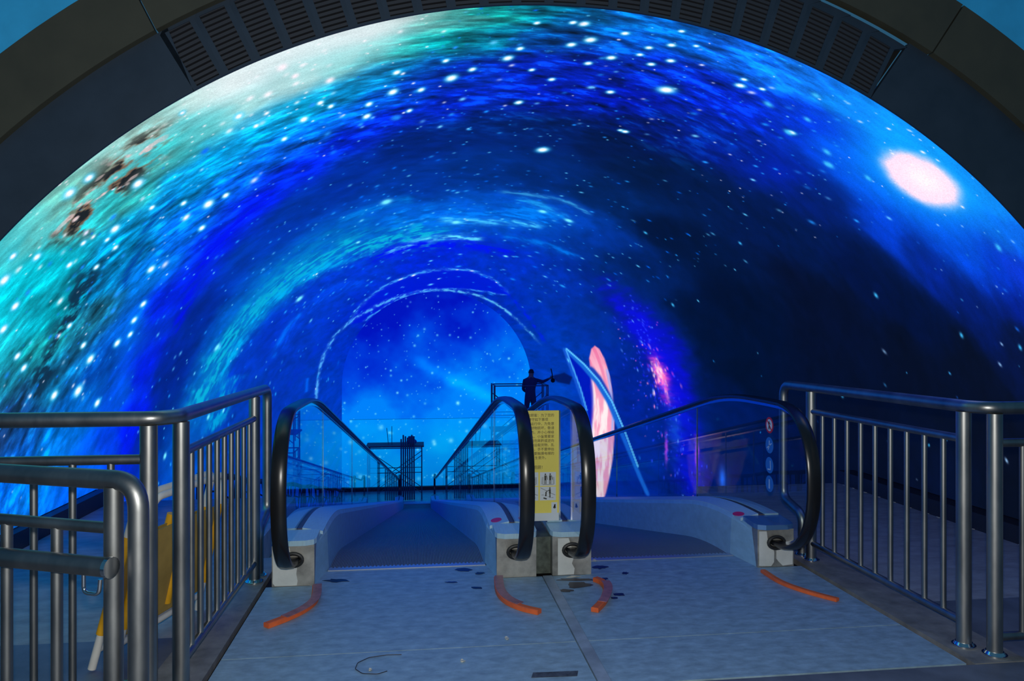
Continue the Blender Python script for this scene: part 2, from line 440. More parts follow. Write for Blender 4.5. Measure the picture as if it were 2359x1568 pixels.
    def polygon(pts, col, strength=1.0, soft=2.0, sub=None):
        """filled outline; pts in photo pixels laid on the tunnel skin, distances in pixels"""
        q = np.array([surf(*p) for p in pts]); c0 = q.mean(0)
        lo = q.min(0) - 0.03; hi = q.max(0) + 0.03
        rows = np.where((r > lo[1]) & (r < hi[1]))[0]; j0, j1 = rows.min(), rows.max() + 1
        uu = np.concatenate([lo[0] / phimax[j0:j1], hi[0] / phimax[j0:j1]])
        i0 = max(0, int((uu.min() + 1) / 2 * (NC - 1))); i1 = min(NC, int((uu.max() + 1) / 2 * (NC - 1)) + 2)
        P = PH[j0:j1, i0:i1]; Q = RR[j0:j1, i0:i1]
        x = P * PXS * c0[1]; y = Q * RS(c0[0]); qx = q[:, 0] * PXS * c0[1]; qy = q[:, 1] * RS(c0[0])
        inside = np.zeros(P.shape, bool); dist = np.full(P.shape, 1e9)
        n = len(q)
        for k in range(n):
            ax, ay, bx, by = qx[k], qy[k], qx[(k + 1) % n], qy[(k + 1) % n]
            cond = ((ay > y) != (by > y)) & (x < (bx - ax) * (y - ay) / (by - ay + 1e-9) + ax); inside ^= cond
            t = np.clip(((x - ax) * (bx - ax) + (y - ay) * (by - ay)) / ((bx - ax) ** 2 + (by - ay) ** 2 + 1e-9), 0, 1)
            dist = np.minimum(dist, np.hypot(x - ax - t * (bx - ax), y - ay - t * (by - ay)))
        sd = np.where(inside, dist, -dist)
        m = (sstep(-soft, soft, sd) * strength)[..., None]
        c = sub(P, Q, sd) if sub else np.array(col, dtype=np.float32)
        img[j0:j1, i0:i1] = img[j0:j1, i0:i1] * (1 - m) + c * m
        return (j0, j1, i0, i1, sd)
    def line(pts, wpx, col, strength=1.0):
        """thin line of any direction, drawn as splats"""
        for (ax, ay), (bx, by) in zip(pts[:-1], pts[1:]):
            n = max(2, int(math.hypot(bx - ax, by - ay) / max(0.7, wpx * 0.3)))
            for i in range(n):
                t = i / n; splat(*surf(ax + (bx - ax) * t, ay + (by - ay) * t), wpx, wpx, col, strength, iso=True)
    def splat(p0, r0, a, b, col, strength=1.0, iso=False, tilt=0.0):
        sp = a / (PXS * r0); sr = b / float(RS(p0))
        j0 = int((1.0 - r0 - 3 * sr) / (1.0 - Y0 / Y1) * (NR - 1)); j1 = int((1.0 - r0 + 3 * sr) / (1.0 - Y0 / Y1) * (NR - 1)) + 2
        j0, j1 = max(0, j0), min(NR, j1)
        if j1 <= j0: return
        pm = phimax[j0:j1]
        i0 = int(((p0 - 3 * sp) / pm).min() / 2 * (NC - 1) + (NC - 1) / 2); i1 = int(((p0 + 3 * sp) / pm).max() / 2 * (NC - 1) + (NC - 1) / 2) + 2
        i0, i1 = max(0, i0), min(NC, i1)
        if i1 <= i0: return
        dx = (PH[j0:j1, i0:i1] - p0) / sp; dy = (RR[j0:j1, i0:i1] - r0) / sr
        dx = dx + tilt * dy
        m = np.clip(1.25 * np.exp(-(dx * dx + dy * dy) ** 1.15) * strength, 0, 1)[..., None]
        img[j0:j1, i0:i1] = img[j0:j1, i0:i1] * (1 - m) + np.array(col, dtype=np.float32) * m

    stroke([(380, 262), (430, 232), (520, 184), (620, 140), (720, 105), (830, 75), (930, 56), (1010, 46)], 58, (214, 226, 228), 0.8, fade=0.25, seed=36)
    stroke([(560, 215), (680, 170), (800, 130), (900, 105)], 34, (150, 212, 214), 0.5, fade=0.4, seed=37)
    # --- nebula wisps, far ring and galaxy
    stroke([(432, 1010), (452, 950), (480, 870), (520, 800), (600, 700), (700, 622), (820, 568), (950, 540), (1060, 545)], 24, (5, 165, 205), 0.85, rag=0.7, seed=41)
    stroke([(505, 900), (545, 800), (620, 700), (720, 630), (830, 585)], 10, (0, 165, 225), 0.7, rag=0.7, seed=43)
    stroke([(490, 1000), (510, 930), (540, 860)], 20, (0, 150, 205), 0.75, rag=0.7, seed=44)
    stroke([(560, 720), (650, 620), (760, 550), (880, 500)], 22, (0, 120, 190), 0.5, rag=0.8, seed=45)
    stroke([(880, 592), (960, 558), (1060, 546), (1120, 556)], 8, (90, 215, 240), 0.8, rag=0.5, seed=46)
    stroke([(840, 610), (900, 580), (1000, 565), (1110, 570), (1200, 590)], 12, (0, 10, 225), 0.75, rag=0.4, seed=47)
    stroke([(860, 520), (960, 500), (1060, 500), (1180, 494), (1310, 520)], 22, (0, 120, 235), 0.65, rag=0.7, seed=48)
    stroke([(1000, 505), (1060, 510), (1160, 512), (1260, 525)], 8, (60, 180, 240), 0.7, rag=0.6, seed=49)
    stroke([(1140, 440), (1220, 448), (1310, 465), (1370, 500)], 5, (40, 130, 200), 0.7, rag=0.5, seed=50)
    stroke([(1180, 455), (1250, 475), (1330, 520)], 8, (20, 140, 225), 0.75, rag=0.6, seed=51)
    stroke([(1190, 480), (1240, 486), (1300, 507)], 9, (0, 120, 230), 0.8, rag=0.5, seed=52)
    stroke([(1150, 545), (1230, 555), (1300, 580), (1340, 600)], 7, (0, 110, 220), 0.6, rag=0.6, seed=53)
    stroke([(770, 520), (830, 490), (905, 465), (960, 460)], 9, (0, 120, 215), 0.55, rag=0.6, seed=54)
    stroke([(640, 820), (670, 760), (720, 700), (780, 665), (850, 645)], 14, (0, 70, 225), 0.6, rag=0.6, seed=55)
    stroke([(625, 830), (660, 760), (700, 715)], 6, (0, 100, 230), 0.6, rag=0.6, seed=56)
    stroke([(660, 900), (690, 850), (740, 790)], 10, (0, 40, 190), 0.5, rag=0.6, seed=57)
    gal = [(803, 748), (825, 712), (870, 670), (940, 636), (1010, 621), (1080, 622), (1130, 640), (1176, 680), (1150, 678), (1090, 668), (1010, 668), (940, 684), (880, 712), (835, 742)]
    polygon(gal, (0, 12, 200), 0.8, 2.5)
    stroke(gal[:8], 3.4, (50, 135, 230), 0.8, rag=0.6, fade=0.03, seed=60, fs=1.3)
    stroke(gal[7:], 2.8, (50, 135, 225), 0.8, rag=0.6, fade=0.03, seed=61, fs=1.3)
    stroke([(728, 925), (732, 880), (745, 820), (770, 775), (805, 742), (850, 715), (930, 682), (1010, 668)], 4.0, (70, 155, 230), 0.85, rag=0.4, fade=0.02, seed=62, fs=1.3)
    stroke([(1000, 669), (1060, 672), (1110, 683), (1165, 715), (1210, 755), (1250, 800)], 3.4, (80, 170, 225), 0.8, rag=0.45, fade=0.08, seed=63, fs=1.3)
    stroke([(1130, 645), (1180, 690), (1230, 750), (1262, 800)], 5, (0, 20, 215), 0.6, rag=0.5, seed=64)
    stroke([(706, 905), (707, 885), (709, 868)], 4, (0, 90, 225), 0.9, seed=65)
    # --- dusty galaxy near the mouth, left side
    q = np.array([surf(*p) for p in [(395, 290), (330, 350), (270, 410), (215, 470), (165, 525), (120, 560)]]); q = q[np.argsort(q[:, 0])]
    rc = np.interp(PH, q[:, 0], q[:, 1]); env = np.exp(-((RR - rc) * RSG / 36) ** 2) * sstep(q[0, 0] - 0.03, q[0, 0] + 0.05, PH) * sstep(q[-1, 0] + 0.03, q[-1, 0] - 0.07, PH)
    dn = fbm(PH * 24, RR * 46, 71, 4)
    a = np.clip(env * sstep(0.40, 0.52, dn) * 1.1, 0, 1)[..., None]; img[:] = img * (1 - a) + np.array([120, 95, 75], np.float32) * a
    a = np.clip(env * sstep(0.50, 0.60, dn) * 1.2, 0, 1)[..., None]; img[:] = img * (1 - a) + np.array([25, 30, 28], np.float32) * a
    a = np.clip(env * sstep(0.62, 0.75, fbm(PH * 40, RR * 70, 73, 3)), 0, 1)[..., None]; img[:] = img * (1 - a) + np.array([215, 190, 190], np.float32) * a
    q = np.array([surf(*p) for p in [(235, 560), (205, 640), (180, 700), (150, 770), (120, 830), (60, 930), (40, 990)]]); q = q[np.argsort(q[:, 0])]
    rc = np.interp(PH, q[:, 0], q[:, 1]); env = np.exp(-((RR - rc) * RSG / 30) ** 2) * sstep(q[0, 0] - 0.02, q[0, 0] + 0.05, PH) * sstep(q[-1, 0] + 0.02, q[-1, 0] - 0.1, PH)
    a = np.clip(env * sstep(0.42, 0.62, fbm(PH * 30, RR * 70, 75, 4)) * 1.2, 0, 0.9)[..., None]; img[:] = img * (1 - a) + np.array([10, 40, 62], np.float32) * a
    stroke([(420, 440), (360, 500), (310, 590), (280, 680)], 9, (0, 60, 150), 0.6, rag=0.8, seed=77)
    stroke([(640, 430), (560, 500), (480, 590), (430, 690), (400, 790)], 12, (0, 10, 225), 0.55, rag=0.8, seed=78)
    # --- burning sun on the right
    blob(2120, 410, 250, 150, 0.0, (0, 120, 240), 0.6, 0.7)
    blob(2122, 410, 150, 98, 0.0, (10, 170, 250), 0.95, 1.1)
    blob(2123, 412, 104, 68, 0.0, (248, 214, 236), 1.4, 3.0, rag=0.08)
    blob(2128, 412, 55, 36, 0.0, (252, 236, 242), 0.9, 1.0, rag=0.2)
    # --- violet nebula and pink core on the right wall
    rows = [(1440, 720), (1475, 775), (1515, 850), (1545, 930), (1560, 1010), (1575, 1090)]
    for i, (x, y) in enumerate(rows): blob(x + 18, y, 75, 34, 0.0, (8, 5, 215), 0.85, 1.0, rag=1.0, seed=80 + i, fs=0.8)
    blob(1550, 780, 45, 20, 0.2, (4, 2, 190), 0.7, 1.0, rag=1.0, seed=88)
    blob(1562, 850, 60, 22, 0.0, (8, 4, 215), 0.7, 1.0, rag=0.9, seed=89)
    blob(1524, 868, 50, 19, 0.0, (190, 30, 205), 0.85, 1.2, rag=0.9, seed=90, fs=1.2)
    blob(1520, 860, 32, 12, 0.0, (255, 120, 185), 1.0, 1.2, rag=0.9, seed=92, fs=1.3)
    blob(1517, 856, 18, 6, 0.0, (255, 205, 225), 0.9, 1.2, rag=0.8, seed=98, fs=1.3)
    blob(1531, 892, 30, 5, 0.0, (255, 120, 210), 0.9, 1.2, rag=0.6, seed=93, fs=1.2)
    blob(1555, 985, 60, 16, 0.0, (20, 90, 215), 0.7, 1.0, rag=0.9, seed=94, fs=1.2)
    blob(1535, 1030, 32, 4, 0.0, (190, 70, 235), 0.9, 1.2, rag=0.6, seed=95, fs=1.2)
    blob(1605, 1045, 34, 6, 0.0, (190, 90, 235), 0.9, 1.2, rag=0.7, seed=96, fs=1.2)
    blob(1664, 1105, 26, 9, 0.0, (30, 110, 255), 0.9, 1.0, rag=0.2, seed=97)
    for k in range(300):
        t = rng.random(); cx = 1455 + 130 * t + rng.normal(0, 26); cy = 715 + 380 * t + rng.normal(0, 30)
        col = [(40, 70, 255), (20, 20, 255), (90, 150, 255), (210, 90, 235), (255, 150, 215)][min(4, int(rng.random() ** 3.2 * 5))]
        splat(*surf(cx, cy), 1.6 + 3.5 * rng.random() ** 2, 1.2 + 0.9 * rng.random(), col, 0.3 + 0.5 * rng.random())
    for k in range(45):
        cx, cy = rng.normal(1520, 14), rng.normal(868, 24)
        splat(*surf(cx + (cy - 868) * 0.25, cy), 2.5 + 4 * rng.random(), 1.4 + rng.random(), [(255, 150, 200), (255, 210, 225), (200, 60, 220)][rng.integers(3)], 0.35 + 0.5 * rng.random())
    # --- pink banded planet with its ring on the right wall
    pl = [(1357, 825), (1362, 803), (1370, 796), (1380, 803), (1392, 825), (1403, 860), (1411, 910), (1415, 960), (1415, 1010), (1411, 1060), (1404, 1100), (1396, 1135), (1385, 1165), (1375, 1150), (1366, 1100), (1362, 1040), (1361, 960), (1359, 890)]
    def pcol(P, Q, sd):
        n = fbm(P * 5, Q * 220, 101, 4); g = sstep(0.42, 0.62, n)[..., None]
        pk = np.array([222, 92, 140], np.float32); cr_ = np.array([250, 226, 226], np.float32)
        tp = surf(1370, 796)[0]; s = np.clip((P - tp) * 2.6, 0, 1)[..., None]
        c = cr_ * (0.35 + 0.65 * s) + pk * (1 - (0.35 + 0.65 * s)); c = c * (1 - 0.55 * g) + pk * 0.55 * g
        return c.astype(np.float32)
    polygon(pl, None, 1.0, 2.0, sub=pcol)
    line([(1410, 1000), (1412, 960), (1408, 905), (1398, 850)], 2.5, (150, 170, 235), 0.25)
    polygon([(1305, 812), (1330, 835), (1362, 872), (1362, 1010), (1345, 920), (1325, 860)], (0, 8, 175), 0.8, 4)
    line([(1362, 850), (1380, 872), (1398, 905), (1412, 940)], 6, (25, 60, 170), 0.8)
    line([(1302, 806), (1318, 818), (1342, 842), (1375, 880), (1402, 925), (1425, 980), (1450, 1040), (1475, 1100), (1492, 1138)], 4.6, (20, 95, 200), 0.7)
    line([(1305, 803), (1345, 838), (1380, 877), (1410, 925), (1440, 995), (1470, 1075)], 1.8, (90, 190, 245), 0.7)
    line([(1302, 808), (1312, 838), (1328, 880), (1345, 930), (1358, 985), (1362, 1040)], 3.6, (20, 80, 195), 0.65)
    line([(1304, 806), (1318, 842), (1338, 896), (1352, 945)], 1.5, (70, 165, 240), 0.6)
    polygon([(1268, 866), (1300, 858), (1318, 868), (1312, 885), (1285, 880)], (2, 10, 70), 0.85, 2.0)   # a dark module the worker is fitting
    # --- stars
    n = 4200
    sp = rng.uniform(-1.75, 1.75, n); sr = np.sqrt(rng.uniform(0.10 ** 2, 1, n))
    for p0, r0 in zip(sp, sr):
        left = p0 < 0.25
        inband = (0.62 < r0 < 0.97) and p0 < 0.75
        onright = p0 > 0.75
        if inband: prob = 0.6 if r0 < 0.9 else 0.35
        elif onright: prob = 0.35 if r0 > 0.8 and p0 < 1.05 else 0.07
        elif r0 < 0.5: prob = 0.75
        else: prob = 0.45
        if rng.random() > prob: continue
        z = rng.random()
        if inband:
            size = 1.5 + 4.6 * z ** 5; br = 0.3 + 0.6 * rng.random()
            col = [(225, 225, 250), (110, 205, 255), (30, 140, 240), (20, 130, 240), (10, 110, 240)][rng.integers(5)]
            asp = 1.7 if p0 < -0.3 else 1.45
        elif onright and r0 > 0.6:
            size = 1.6 + 3.2 * z ** 3; br = 0.35 + 0.4 * rng.random(); col = [(20, 110, 235), (60, 170, 240), (160, 210, 255)][rng.integers(3)]; asp = 1.5
        else:
            size = 1.1 + 1.7 * z ** 3; br = 0.35 + 0.5 * rng.random(); col = [(30, 150, 240), (90, 200, 250), (0, 100, 230)][rng.integers(3)]; asp = 2.0
        jj = min(NR - 1, int((1 - r0) / (1 - Y0 / Y1) * (NR - 1))); ii = min(NC - 1, max(0, int((p0 / phimax[jj] + 1) / 2 * (NC - 1))))
        if img[jj, ii].mean() > 125: col = (240, 236, 242)           # only paler stars show on the bright cloud
        splat(p0, r0, size * asp, size * 0.85, col, br, tilt=-0.3)
    big = [(1345, 55, 13), (1360, 92, 14), (1170, 134, 12), (1040, 180, 14), (1535, 207, 19), (1545, 140, 10), (1705, 197, 12), (1714, 183, 8), (1500, 148, 9), (1408, 133, 11), (1355, 146, 9), (1271, 183, 8), (1440, 77, 10), (1547, 104, 10), (914, 167, 10), (905, 212, 12), (1406, 212, 9), (1570, 72, 8), (1237, 53, 8), (1316, 103, 11), (1198, 112, 9), (1088, 160, 9), (1027, 140, 8), (970, 207, 9), (1495, 110, 9), (1604, 106, 7), (1474, 126, 8), (1225, 161, 7), (1320, 52, 9), (1756, 205, 8), (1430, 300, 6), (943, 255, 7), (1823, 305, 11), (1195, 236, 9), (1440, 303, 8), (1250, 345, 13),
           (205, 410, 13), (160, 445, 15), (265, 527, 13), (318, 423, 15), (480, 470, 14), (348, 620, 11), (10, 645, 15), (35, 705, 12), (8, 758, 12), (40, 820, 10), (55, 847, 10), (30, 590, 10), (160, 610, 9), (85, 592, 11), (192, 560, 8), (247, 552, 7), (270, 790, 10), (192, 795, 9), (208, 827, 12), (180, 900, 14), (125, 910, 12), (224, 928, 10), (300, 770, 8), (309, 737, 9), (266, 570, 8), (222, 615, 8), (160, 750, 8), (350, 478, 8), (423, 468, 8), (520, 450, 9), (650, 155, 15), (680, 175, 11), (760, 185, 13), (550, 268, 11), (590, 290, 8), (700, 275, 11), (655, 320, 8), (738, 237, 9), (762, 245, 8), (850, 240, 9), (845, 268, 10), (420, 260, 7), (465, 525, 9), (330, 700, 9)]
    for x, y, s in big:
        p0, r0 = surf(x, y)
        if x > 1000 and s > 8: splat(p0, r0, s * 1.9, s * 1.2, (0, 25, 90), 0.35)
        pale = 540 < x < 780 and y < 200
        if not pale: splat(p0, r0, s * 1.05, s * 0.62, (0, 190, 245), 0.85, tilt=-0.2)
        splat(p0, r0, s * 0.78, s * 0.45, (246, 232, 240) if pale else (240, 240, 250), 0.8 if pale else 1.0, tilt=-0.2)
    for x, y, s in [(1705, 560, 4), (2018, 680, 6), (1550, 702, 4), (1487, 536, 4), (2215, 772, 6), (1940, 910, 5), (2095, 927, 4), (2140, 1025, 3), (2300, 570, 9), (2297, 420, 5), (2000, 410, 8), (1905, 350, 9), (1912, 380, 9), (1816, 305, 9), (1860, 275, 8), (1770, 240, 10), (1905, 378, 8), (2350, 800, 6), (2065, 230, 8), (1880, 220, 9), (1990, 170, 8)]:
        splat(*surf(x, y), s * 1.3, s * 0.7, (60, 185, 245), 0.75, tilt=0.3)
    for x, y, s in [(1050, 512, 9), (1250, 487, 9), (890, 465, 12), (1310, 508, 9), (690, 688, 9), (500, 800, 9), (1165, 590, 5), (825, 558, 5), (480, 960, 6), (515, 945, 5), (380, 1050, 7)]:
        splat(*surf(x, y), s, s * 0.45, (110, 225, 250), 0.95)
    img = np.clip(img, 0, 255)
    return NR, NC, yy, PH, img

def ground(y):                                   # the floor beside the walkways
    if y < 6.8: return 0.0
    return hz(y)
def LEDBOT(y):
    if y < 6.7: return 0.13
    t = min(1, (y - 6.7) / 0.5)
    return 0.13 * (1 - t) + (hz(y) + 0.13) * t

def srgb_lin(a):
    a = a / 255.0
    return np.where(a <= 0.04045, a / 12.92, ((a + 0.055) / 1.055) ** 2.4)

def grid_mesh(name, co, rgb, m):
    nr, nc = co.shape[:2]
    me = bpy.data.meshes.new(name)
    me.vertices.add(nr * nc); me.vertices.foreach_set('co', co.reshape(-1).astype(np.float32))
    i = np.arange((nr - 1) * (nc - 1)); rr, cc = i // (nc - 1), i % (nc - 1); a = rr * nc + cc
    q = np.stack([a, a + 1, a + nc + 1, a + nc], 1).astype(np.int32)
    me.loops.add(q.size); me.loops.foreach_set('vertex_index', q.reshape(-1))
    me.polygons.add(len(q)); me.polygons.foreach_set('loop_start', np.arange(0, q.size, 4, dtype=np.int32))
    me.update(calc_edges=True)
    at = me.color_attributes.new('picture', 'FLOAT_COLOR', 'POINT')
    c = np.ones((nr * nc, 4), np.float32); c[:, :3] = srgb_lin(rgb.reshape(-1, 3))
    at.data.foreach_set('color', c.reshape(-1))
    me.materials.append(m); me.shade_smooth()
    return me

def make_tunnel():
    NR, NC, yy, PH, img = build_picture()
    ap = np.abs(PH); sg = np.sign(PH)
    arc = ap <= PI / 2
    RW = RY(yy)[:, None]
    X = XC + RW * np.where(arc, np.sin(PH), sg); Z = ZC + np.where(arc, RW * np.cos(PH), -(ap - PI / 2) * RW)
    Yv = np.repeat(yy[:, None], NC, 1)
    me = grid_mesh('led_tunnel_screen', np.stack([X, Yv, Z], -1), img, screen_mat('led_tunnel_picture', 1.15, 110))
    o = obj('led_tunnel_screen', me, None)
    tag(o, 'huge arched LED tunnel screen showing a blue starry galaxy over the walkways', 'screen')
make_tunnel()

def make_far_screens():
    yw = 29.8
    def wall(name, x0, x1, z0, z1, nx, nz, y, fn, label, lid):
        x = np.linspace(x0, x1, nx); z = np.linspace(z0, z1, nz); XX, ZZ = np.meshgrid(x, z)
        rgb = fn(XX, ZZ)
        me = grid_mesh(name, np.stack([XX, np.full_like(XX, y), ZZ], -1), rgb, screen_mat(lid, 1.0, 60))
        # thickness: a shallow cabinet behind the lit face
        t = thing(name, label, 'screen', ((x0 + x1) / 2, y, z0))
        obj('led_face', me, None, t)
        obj('cabinet', MB().box(x0, x1, y + 0.01, y + 0.12, z0, z1), SKIRTING, t)
    def stars(rgb, XX, ZZ, n, seed, smax=0.035):
        g = np.random.default_rng(seed)
        for _ in range(n):
            x, z = g.uniform(XX.min(), XX.max()), g.uniform(ZZ.min(), ZZ.max()); s = 0.016 + smax * g.random() ** 5
            m = np.clip(np.exp(-((XX - x) ** 2 + (ZZ - z) ** 2) / s ** 2) * (0.4 + 0.6 * g.random()), 0, 1)[..., None]
            rgb[:] = rgb * (1 - m) + np.array([110, 215, 255]) * m
    def upper(XX, ZZ):
        t = np.clip((3.0 - ZZ) / 4.7, 0, 1)
        n = fbm(XX * 0.55 + 3, ZZ * 0.6, 5, 5); d = fbm(XX * 0.4 + ZZ * 0.35, ZZ * 1.1 - XX * 0.5, 9, 5)
        k = np.clip(1.25 * t + 1.2 * (n - 0.5) + 0.25 * np.clip((XX - 1) / 3, -1, 1), 0, 1)[..., None]
        top = np.array([0, 18, 190.]); mid = np.array([0, 70, 225.]); bot = np.array([0, 130, 250.])
        rgb = np.where(k < 0.5, top + (mid - top) * (k / 0.5), mid + (bot - mid) * ((k - 0.5) / 0.5))
        # diagonal nebula arm
        w = np.exp(-((ZZ + 0.10 + 0.55 * (XX - 1.2) + 0.5 * (d - 0.5)) / 0.28) ** 2) * sstep(-0.8, 0.4, XX) * sstep(4.2, 3.0, XX)
        rgb = rgb + (w * (0.4 + d))[..., None] * np.array([0, 55, 35.])
        stars(rgb, XX, ZZ, 420, 4)
        m = np.exp(-((XX - 1.55) ** 2 + (ZZ + 1.12) ** 2) / 0.07 ** 2)[..., None]; rgb = rgb * (1 - m) + np.array([130, 235, 255.]) * m
        return np.clip(rgb, 0, 255)
    def lower(XX, ZZ):
        n = fbm(XX * 0.7 + 3, ZZ * 0.7, 15, 4)[..., None]
        rgb = np.array([0, 138, 246.]) + (n - 0.5) * np.array([0, 70, 20.])
        rgb = rgb * (0.82 + 0.18 * np.clip((ZZ + 4.5) / 2.7, 0, 1))[..., None] + np.array([0, 12, 6.])
        stars(rgb, XX, ZZ, 160, 6, 0.09)
        return np.clip(rgb, 0, 255)
    wall('led_end_wall', XC - R - 0.4, XC + R + 0.4, LOWZ + 0.1, ZC + R + 0.45, 400, 430, yw, upper, 'large blue LED end wall with stars at the far end of the tunnel', 'end_wall_picture')
    wall('led_lower_screen', -2.72, 3.65, LOWZ + 0.12, -1.72, 230, 110, yw - 0.2, lower, 'brighter azure LED screen along the floor below the end wall', 'lower_screen_picture')
make_far_screens()

# =================================================================== THE SETTING
YF = 3.60                                        # front face of the portal
def arc_pts(rad, a0, a1, n):
    sh = 0.09 if abs(rad - 4.14) < 1e-6 else 0.06 if abs(rad - 3.84) < 1e-6 else 0.0
    return [(XC + sh + rad * math.sin(a0 + (a1 - a0) * k / n), ZC + rad * math.cos(a0 + (a1 - a0) * k / n)) for k in range(n + 1)]

# blue wall around the portal
RO, RM, RI = 4.14, 3.84, R + 0.001
XRO, XRM = 0.09, 0.06                             # the outer rings sit a little to the right
mb = MB()
a_end = math.acos((0 - ZC) / RO)
inner = arc_pts(RO, -a_end, a_end, 72)
outer = []
for x, z in inner:
    dx, dz = x - XC, z - ZC
    k = min((9.5 / abs(dx)) if abs(dx) > 1e-6 else 1e9, (7.0 / dz) if dz > 1e-6 else 1e9)
    if dz < 0.45: k = 9.5 / abs(dx)
    outer.append((XC + dx * k, max(0.0, ZC + dz * k)))
for side in (YF, YF + 0.25):
    v = [(x, side, z) for x, z in inner] + [(x, side, z) for x, z in outer]; n = len(inner)
    mb.add(v, [(k, k + 1, n + k + 1, n + k) for k in range(n - 1)])
v = [(x, YF, z) for x, z in inner] + [(x, YF + 0.25, z) for x, z in inner]
mb.add(v, [(k, k + 1, n + k + 1, n + k) for k in range(n - 1)])
wall_front = struct(obj('wall_front', mb, BLUEWALL), 'blue painted wall round the tunnel portal with dark ring panels and vent grilles')

def ring_seg(r0, r1, a0, a1, y0, y1, n):
    b = MB(); p0 = arc_pts(r0, a0, a1, n); p1 = arc_pts(r1, a0, a1, n); m = n + 1; v = []
    for y in (y0, y1): v += [(x, y, z) for x, z in p0] + [(x, y, z) for x, z in p1]
    f = []
    for k in range(n):
        f += [(k, k + 1, m + k + 1, m + k), (2 * m + k, 3 * m + k, 3 * m + k + 1, 2 * m + k + 1), (k, 2 * m + k, 2 * m + k + 1, k + 1), (m + k, m + k + 1, 3 * m + k + 1, 3 * m + k)]
    f += [(0, m, 3 * m, 2 * m), (n, 2 * m + n, 3 * m + n, m + n)]
    return b.add(v, f)
D = math.radians
for a0, a1 in ((-84, -31.9), (-31.9, 29.4), (29.4, 84)):
    obj('ring_panel', ring_seg(RM, RO, D(a0 + 0.06), D(a1 - 0.06), YF, YF + 0.05, 40), OLIVE, wall_front, True)
G0, GC = 29.3, -1.8
for a0, a1 in ((-83, GC - G0 - 0.05), (GC + G0 + 0.05, 83)):
    obj('portal_panel', ring_seg(RI, RM, D(a0), D(a1), YF + 0.038, YF + 0.07, 40), NAVY, wall_front, True)
obj('grille_backing', ring_seg(R + 0.005, RM, D(GC - G0), D(GC + G0), YF + 0.075, YF + 0.10, 60), BLACK, wall_front, True)
NG = 22; GA = 2 * G0 / NG
def grille_frame():
    h = D(GA / 2); b = MB()
    c0 = (XC, ZC)
    def seg(r0, r1, a0, a1): 
        s = ring_seg(r0, r1, a0, a1, YF + 0.038, YF + 0.07, 3); b.add(s.v, s.f)
    seg(RI, R + 0.012, -h, h); seg(RM - 0.045, RM, -h, h)
    seg(R + 0.012, RM - 0.045, -h, -h + 0.0066); seg(R + 0.012, RM - 0.045, h - 0.0066, h)
    b.v = [(x - XC, y - YF, z - ZC) for x, y, z in b.v]
    return b.mesh('grille_frame', NAVY)
gm = grille_frame()
sl_half = R * D(GA / 2) - R * 0.0066 + 0.004
sm_ = MB().box(-sl_half, sl_half, 0.042, 0.07, -0.0075, 0.0075).mesh('slat', SLAT)
for k in range(NG):
    a = D(GC - G0 + GA * (k + 0.5))
    g = obj('vent_grille', gm, None, wall_front, loc=(XC, YF, ZC), rot=(0, a, 0))
    for j in range(12):
        rr = R + 0.028 + 0.0245 * j
        s = bpy.data.objects.new('slat', sm_); sc.collection.objects.link(s); s.parent = g; s.location = (0, 0, rr)
# outer shell of the tunnel so no light leaks and the LED has a back
b = MB(); rows = [(y, LEDBOT(y) - 0.13) for y in (Y0 + 0.06, 6.6, 7.4, 10, 15, 20, 26.2, 29.9)]
prof = []
for y, zb in rows:
    Q = RY(y) + 0.12
    sect = [(XC - Q, zb)] + [(XC + Q * math.sin(t), ZC + Q * math.cos(t)) for t in np.linspace(-PI / 2 if zb < ZC else -1.42, PI / 2 if zb < ZC else 1.42, 40)] + [(XC + Q, zb)]
    prof.append([(x, y, z) for x, z in sect])
m = len(prof[0]); vs = [p for row in prof for p in row]
b.add(vs, [(i * m + k, i * m + k + 1, (i + 1) * m + k + 1, (i + 1) * m + k) for i in range(len(prof) - 1) for k in range(m - 1)])
struct(obj('ceiling', b, SKIRTING, None, True), 'dark outer shell behind the tunnel screen')
b = MB().box(XC - R - 0.6, XC + R + 0.6, 29.95, 30.15, LOWZ - 0.1, ZC + R + 0.5)
struct(obj('wall_far', b, SKIRTING), 'dark wall behind the end screen')

# floors
b = MB()
b.box(-9, 11, -5, 2.915, -0.2, 0.0)
b.box(-9, -1.10, 2.915, YF + 0.05, -0.2, 0.0); b.box(2.64, 11, 2.915, YF + 0.05, -0.2, 0.0)
struct(obj('floor', b, HALLFLOOR), 'dark blue grey hall floor in front of the walkways')
b = MB()
b.box(XC - R - 0.1, -1.10, YF + 0.05, 6.8, -0.2, 0.0); b.box(2.64, XC + R + 0.1, YF + 0.05, 6.8, -0.2, 0.0)
struct(obj('floor_side', b, SIDEFLOOR), 'grey concrete floor between the railings and the tunnel screen')
def slab(x0, x1, ys, zf, th):
    b = MB(); v = []
    for y in ys: z = zf(y); v += [(x0, y, z), (x1, y, z), (x1, y, z - th), (x0, y, z - th)]
    f = [(3, 2, 1, 0)]; n = len(ys)
    for i in range(n - 1):
        for k in range(4): f.append((i * 4 + k, i * 4 + (k + 1) % 4, i * 4 + 4 + (k + 1) % 4, i * 4 + 4 + k))
    f.append(tuple((n - 1) * 4 + k for k in range(4))); return b.add(v, f)
ys = [4.5, 5.0, 5.5, 6.8, 10, 15, 20, 24, 25.8, 26.2, 26.6, 28, 30]
struct(obj('floor_slope', slab(XC - R - 0.38, XC + R + 0.38, [6.8, 10, 15, 20, 24, 25.8, 26.2, 26.6], lambda y: hz(y) - 0.02, 0.3), LOWFLOOR), 'dark sloping floor beside the walkways')
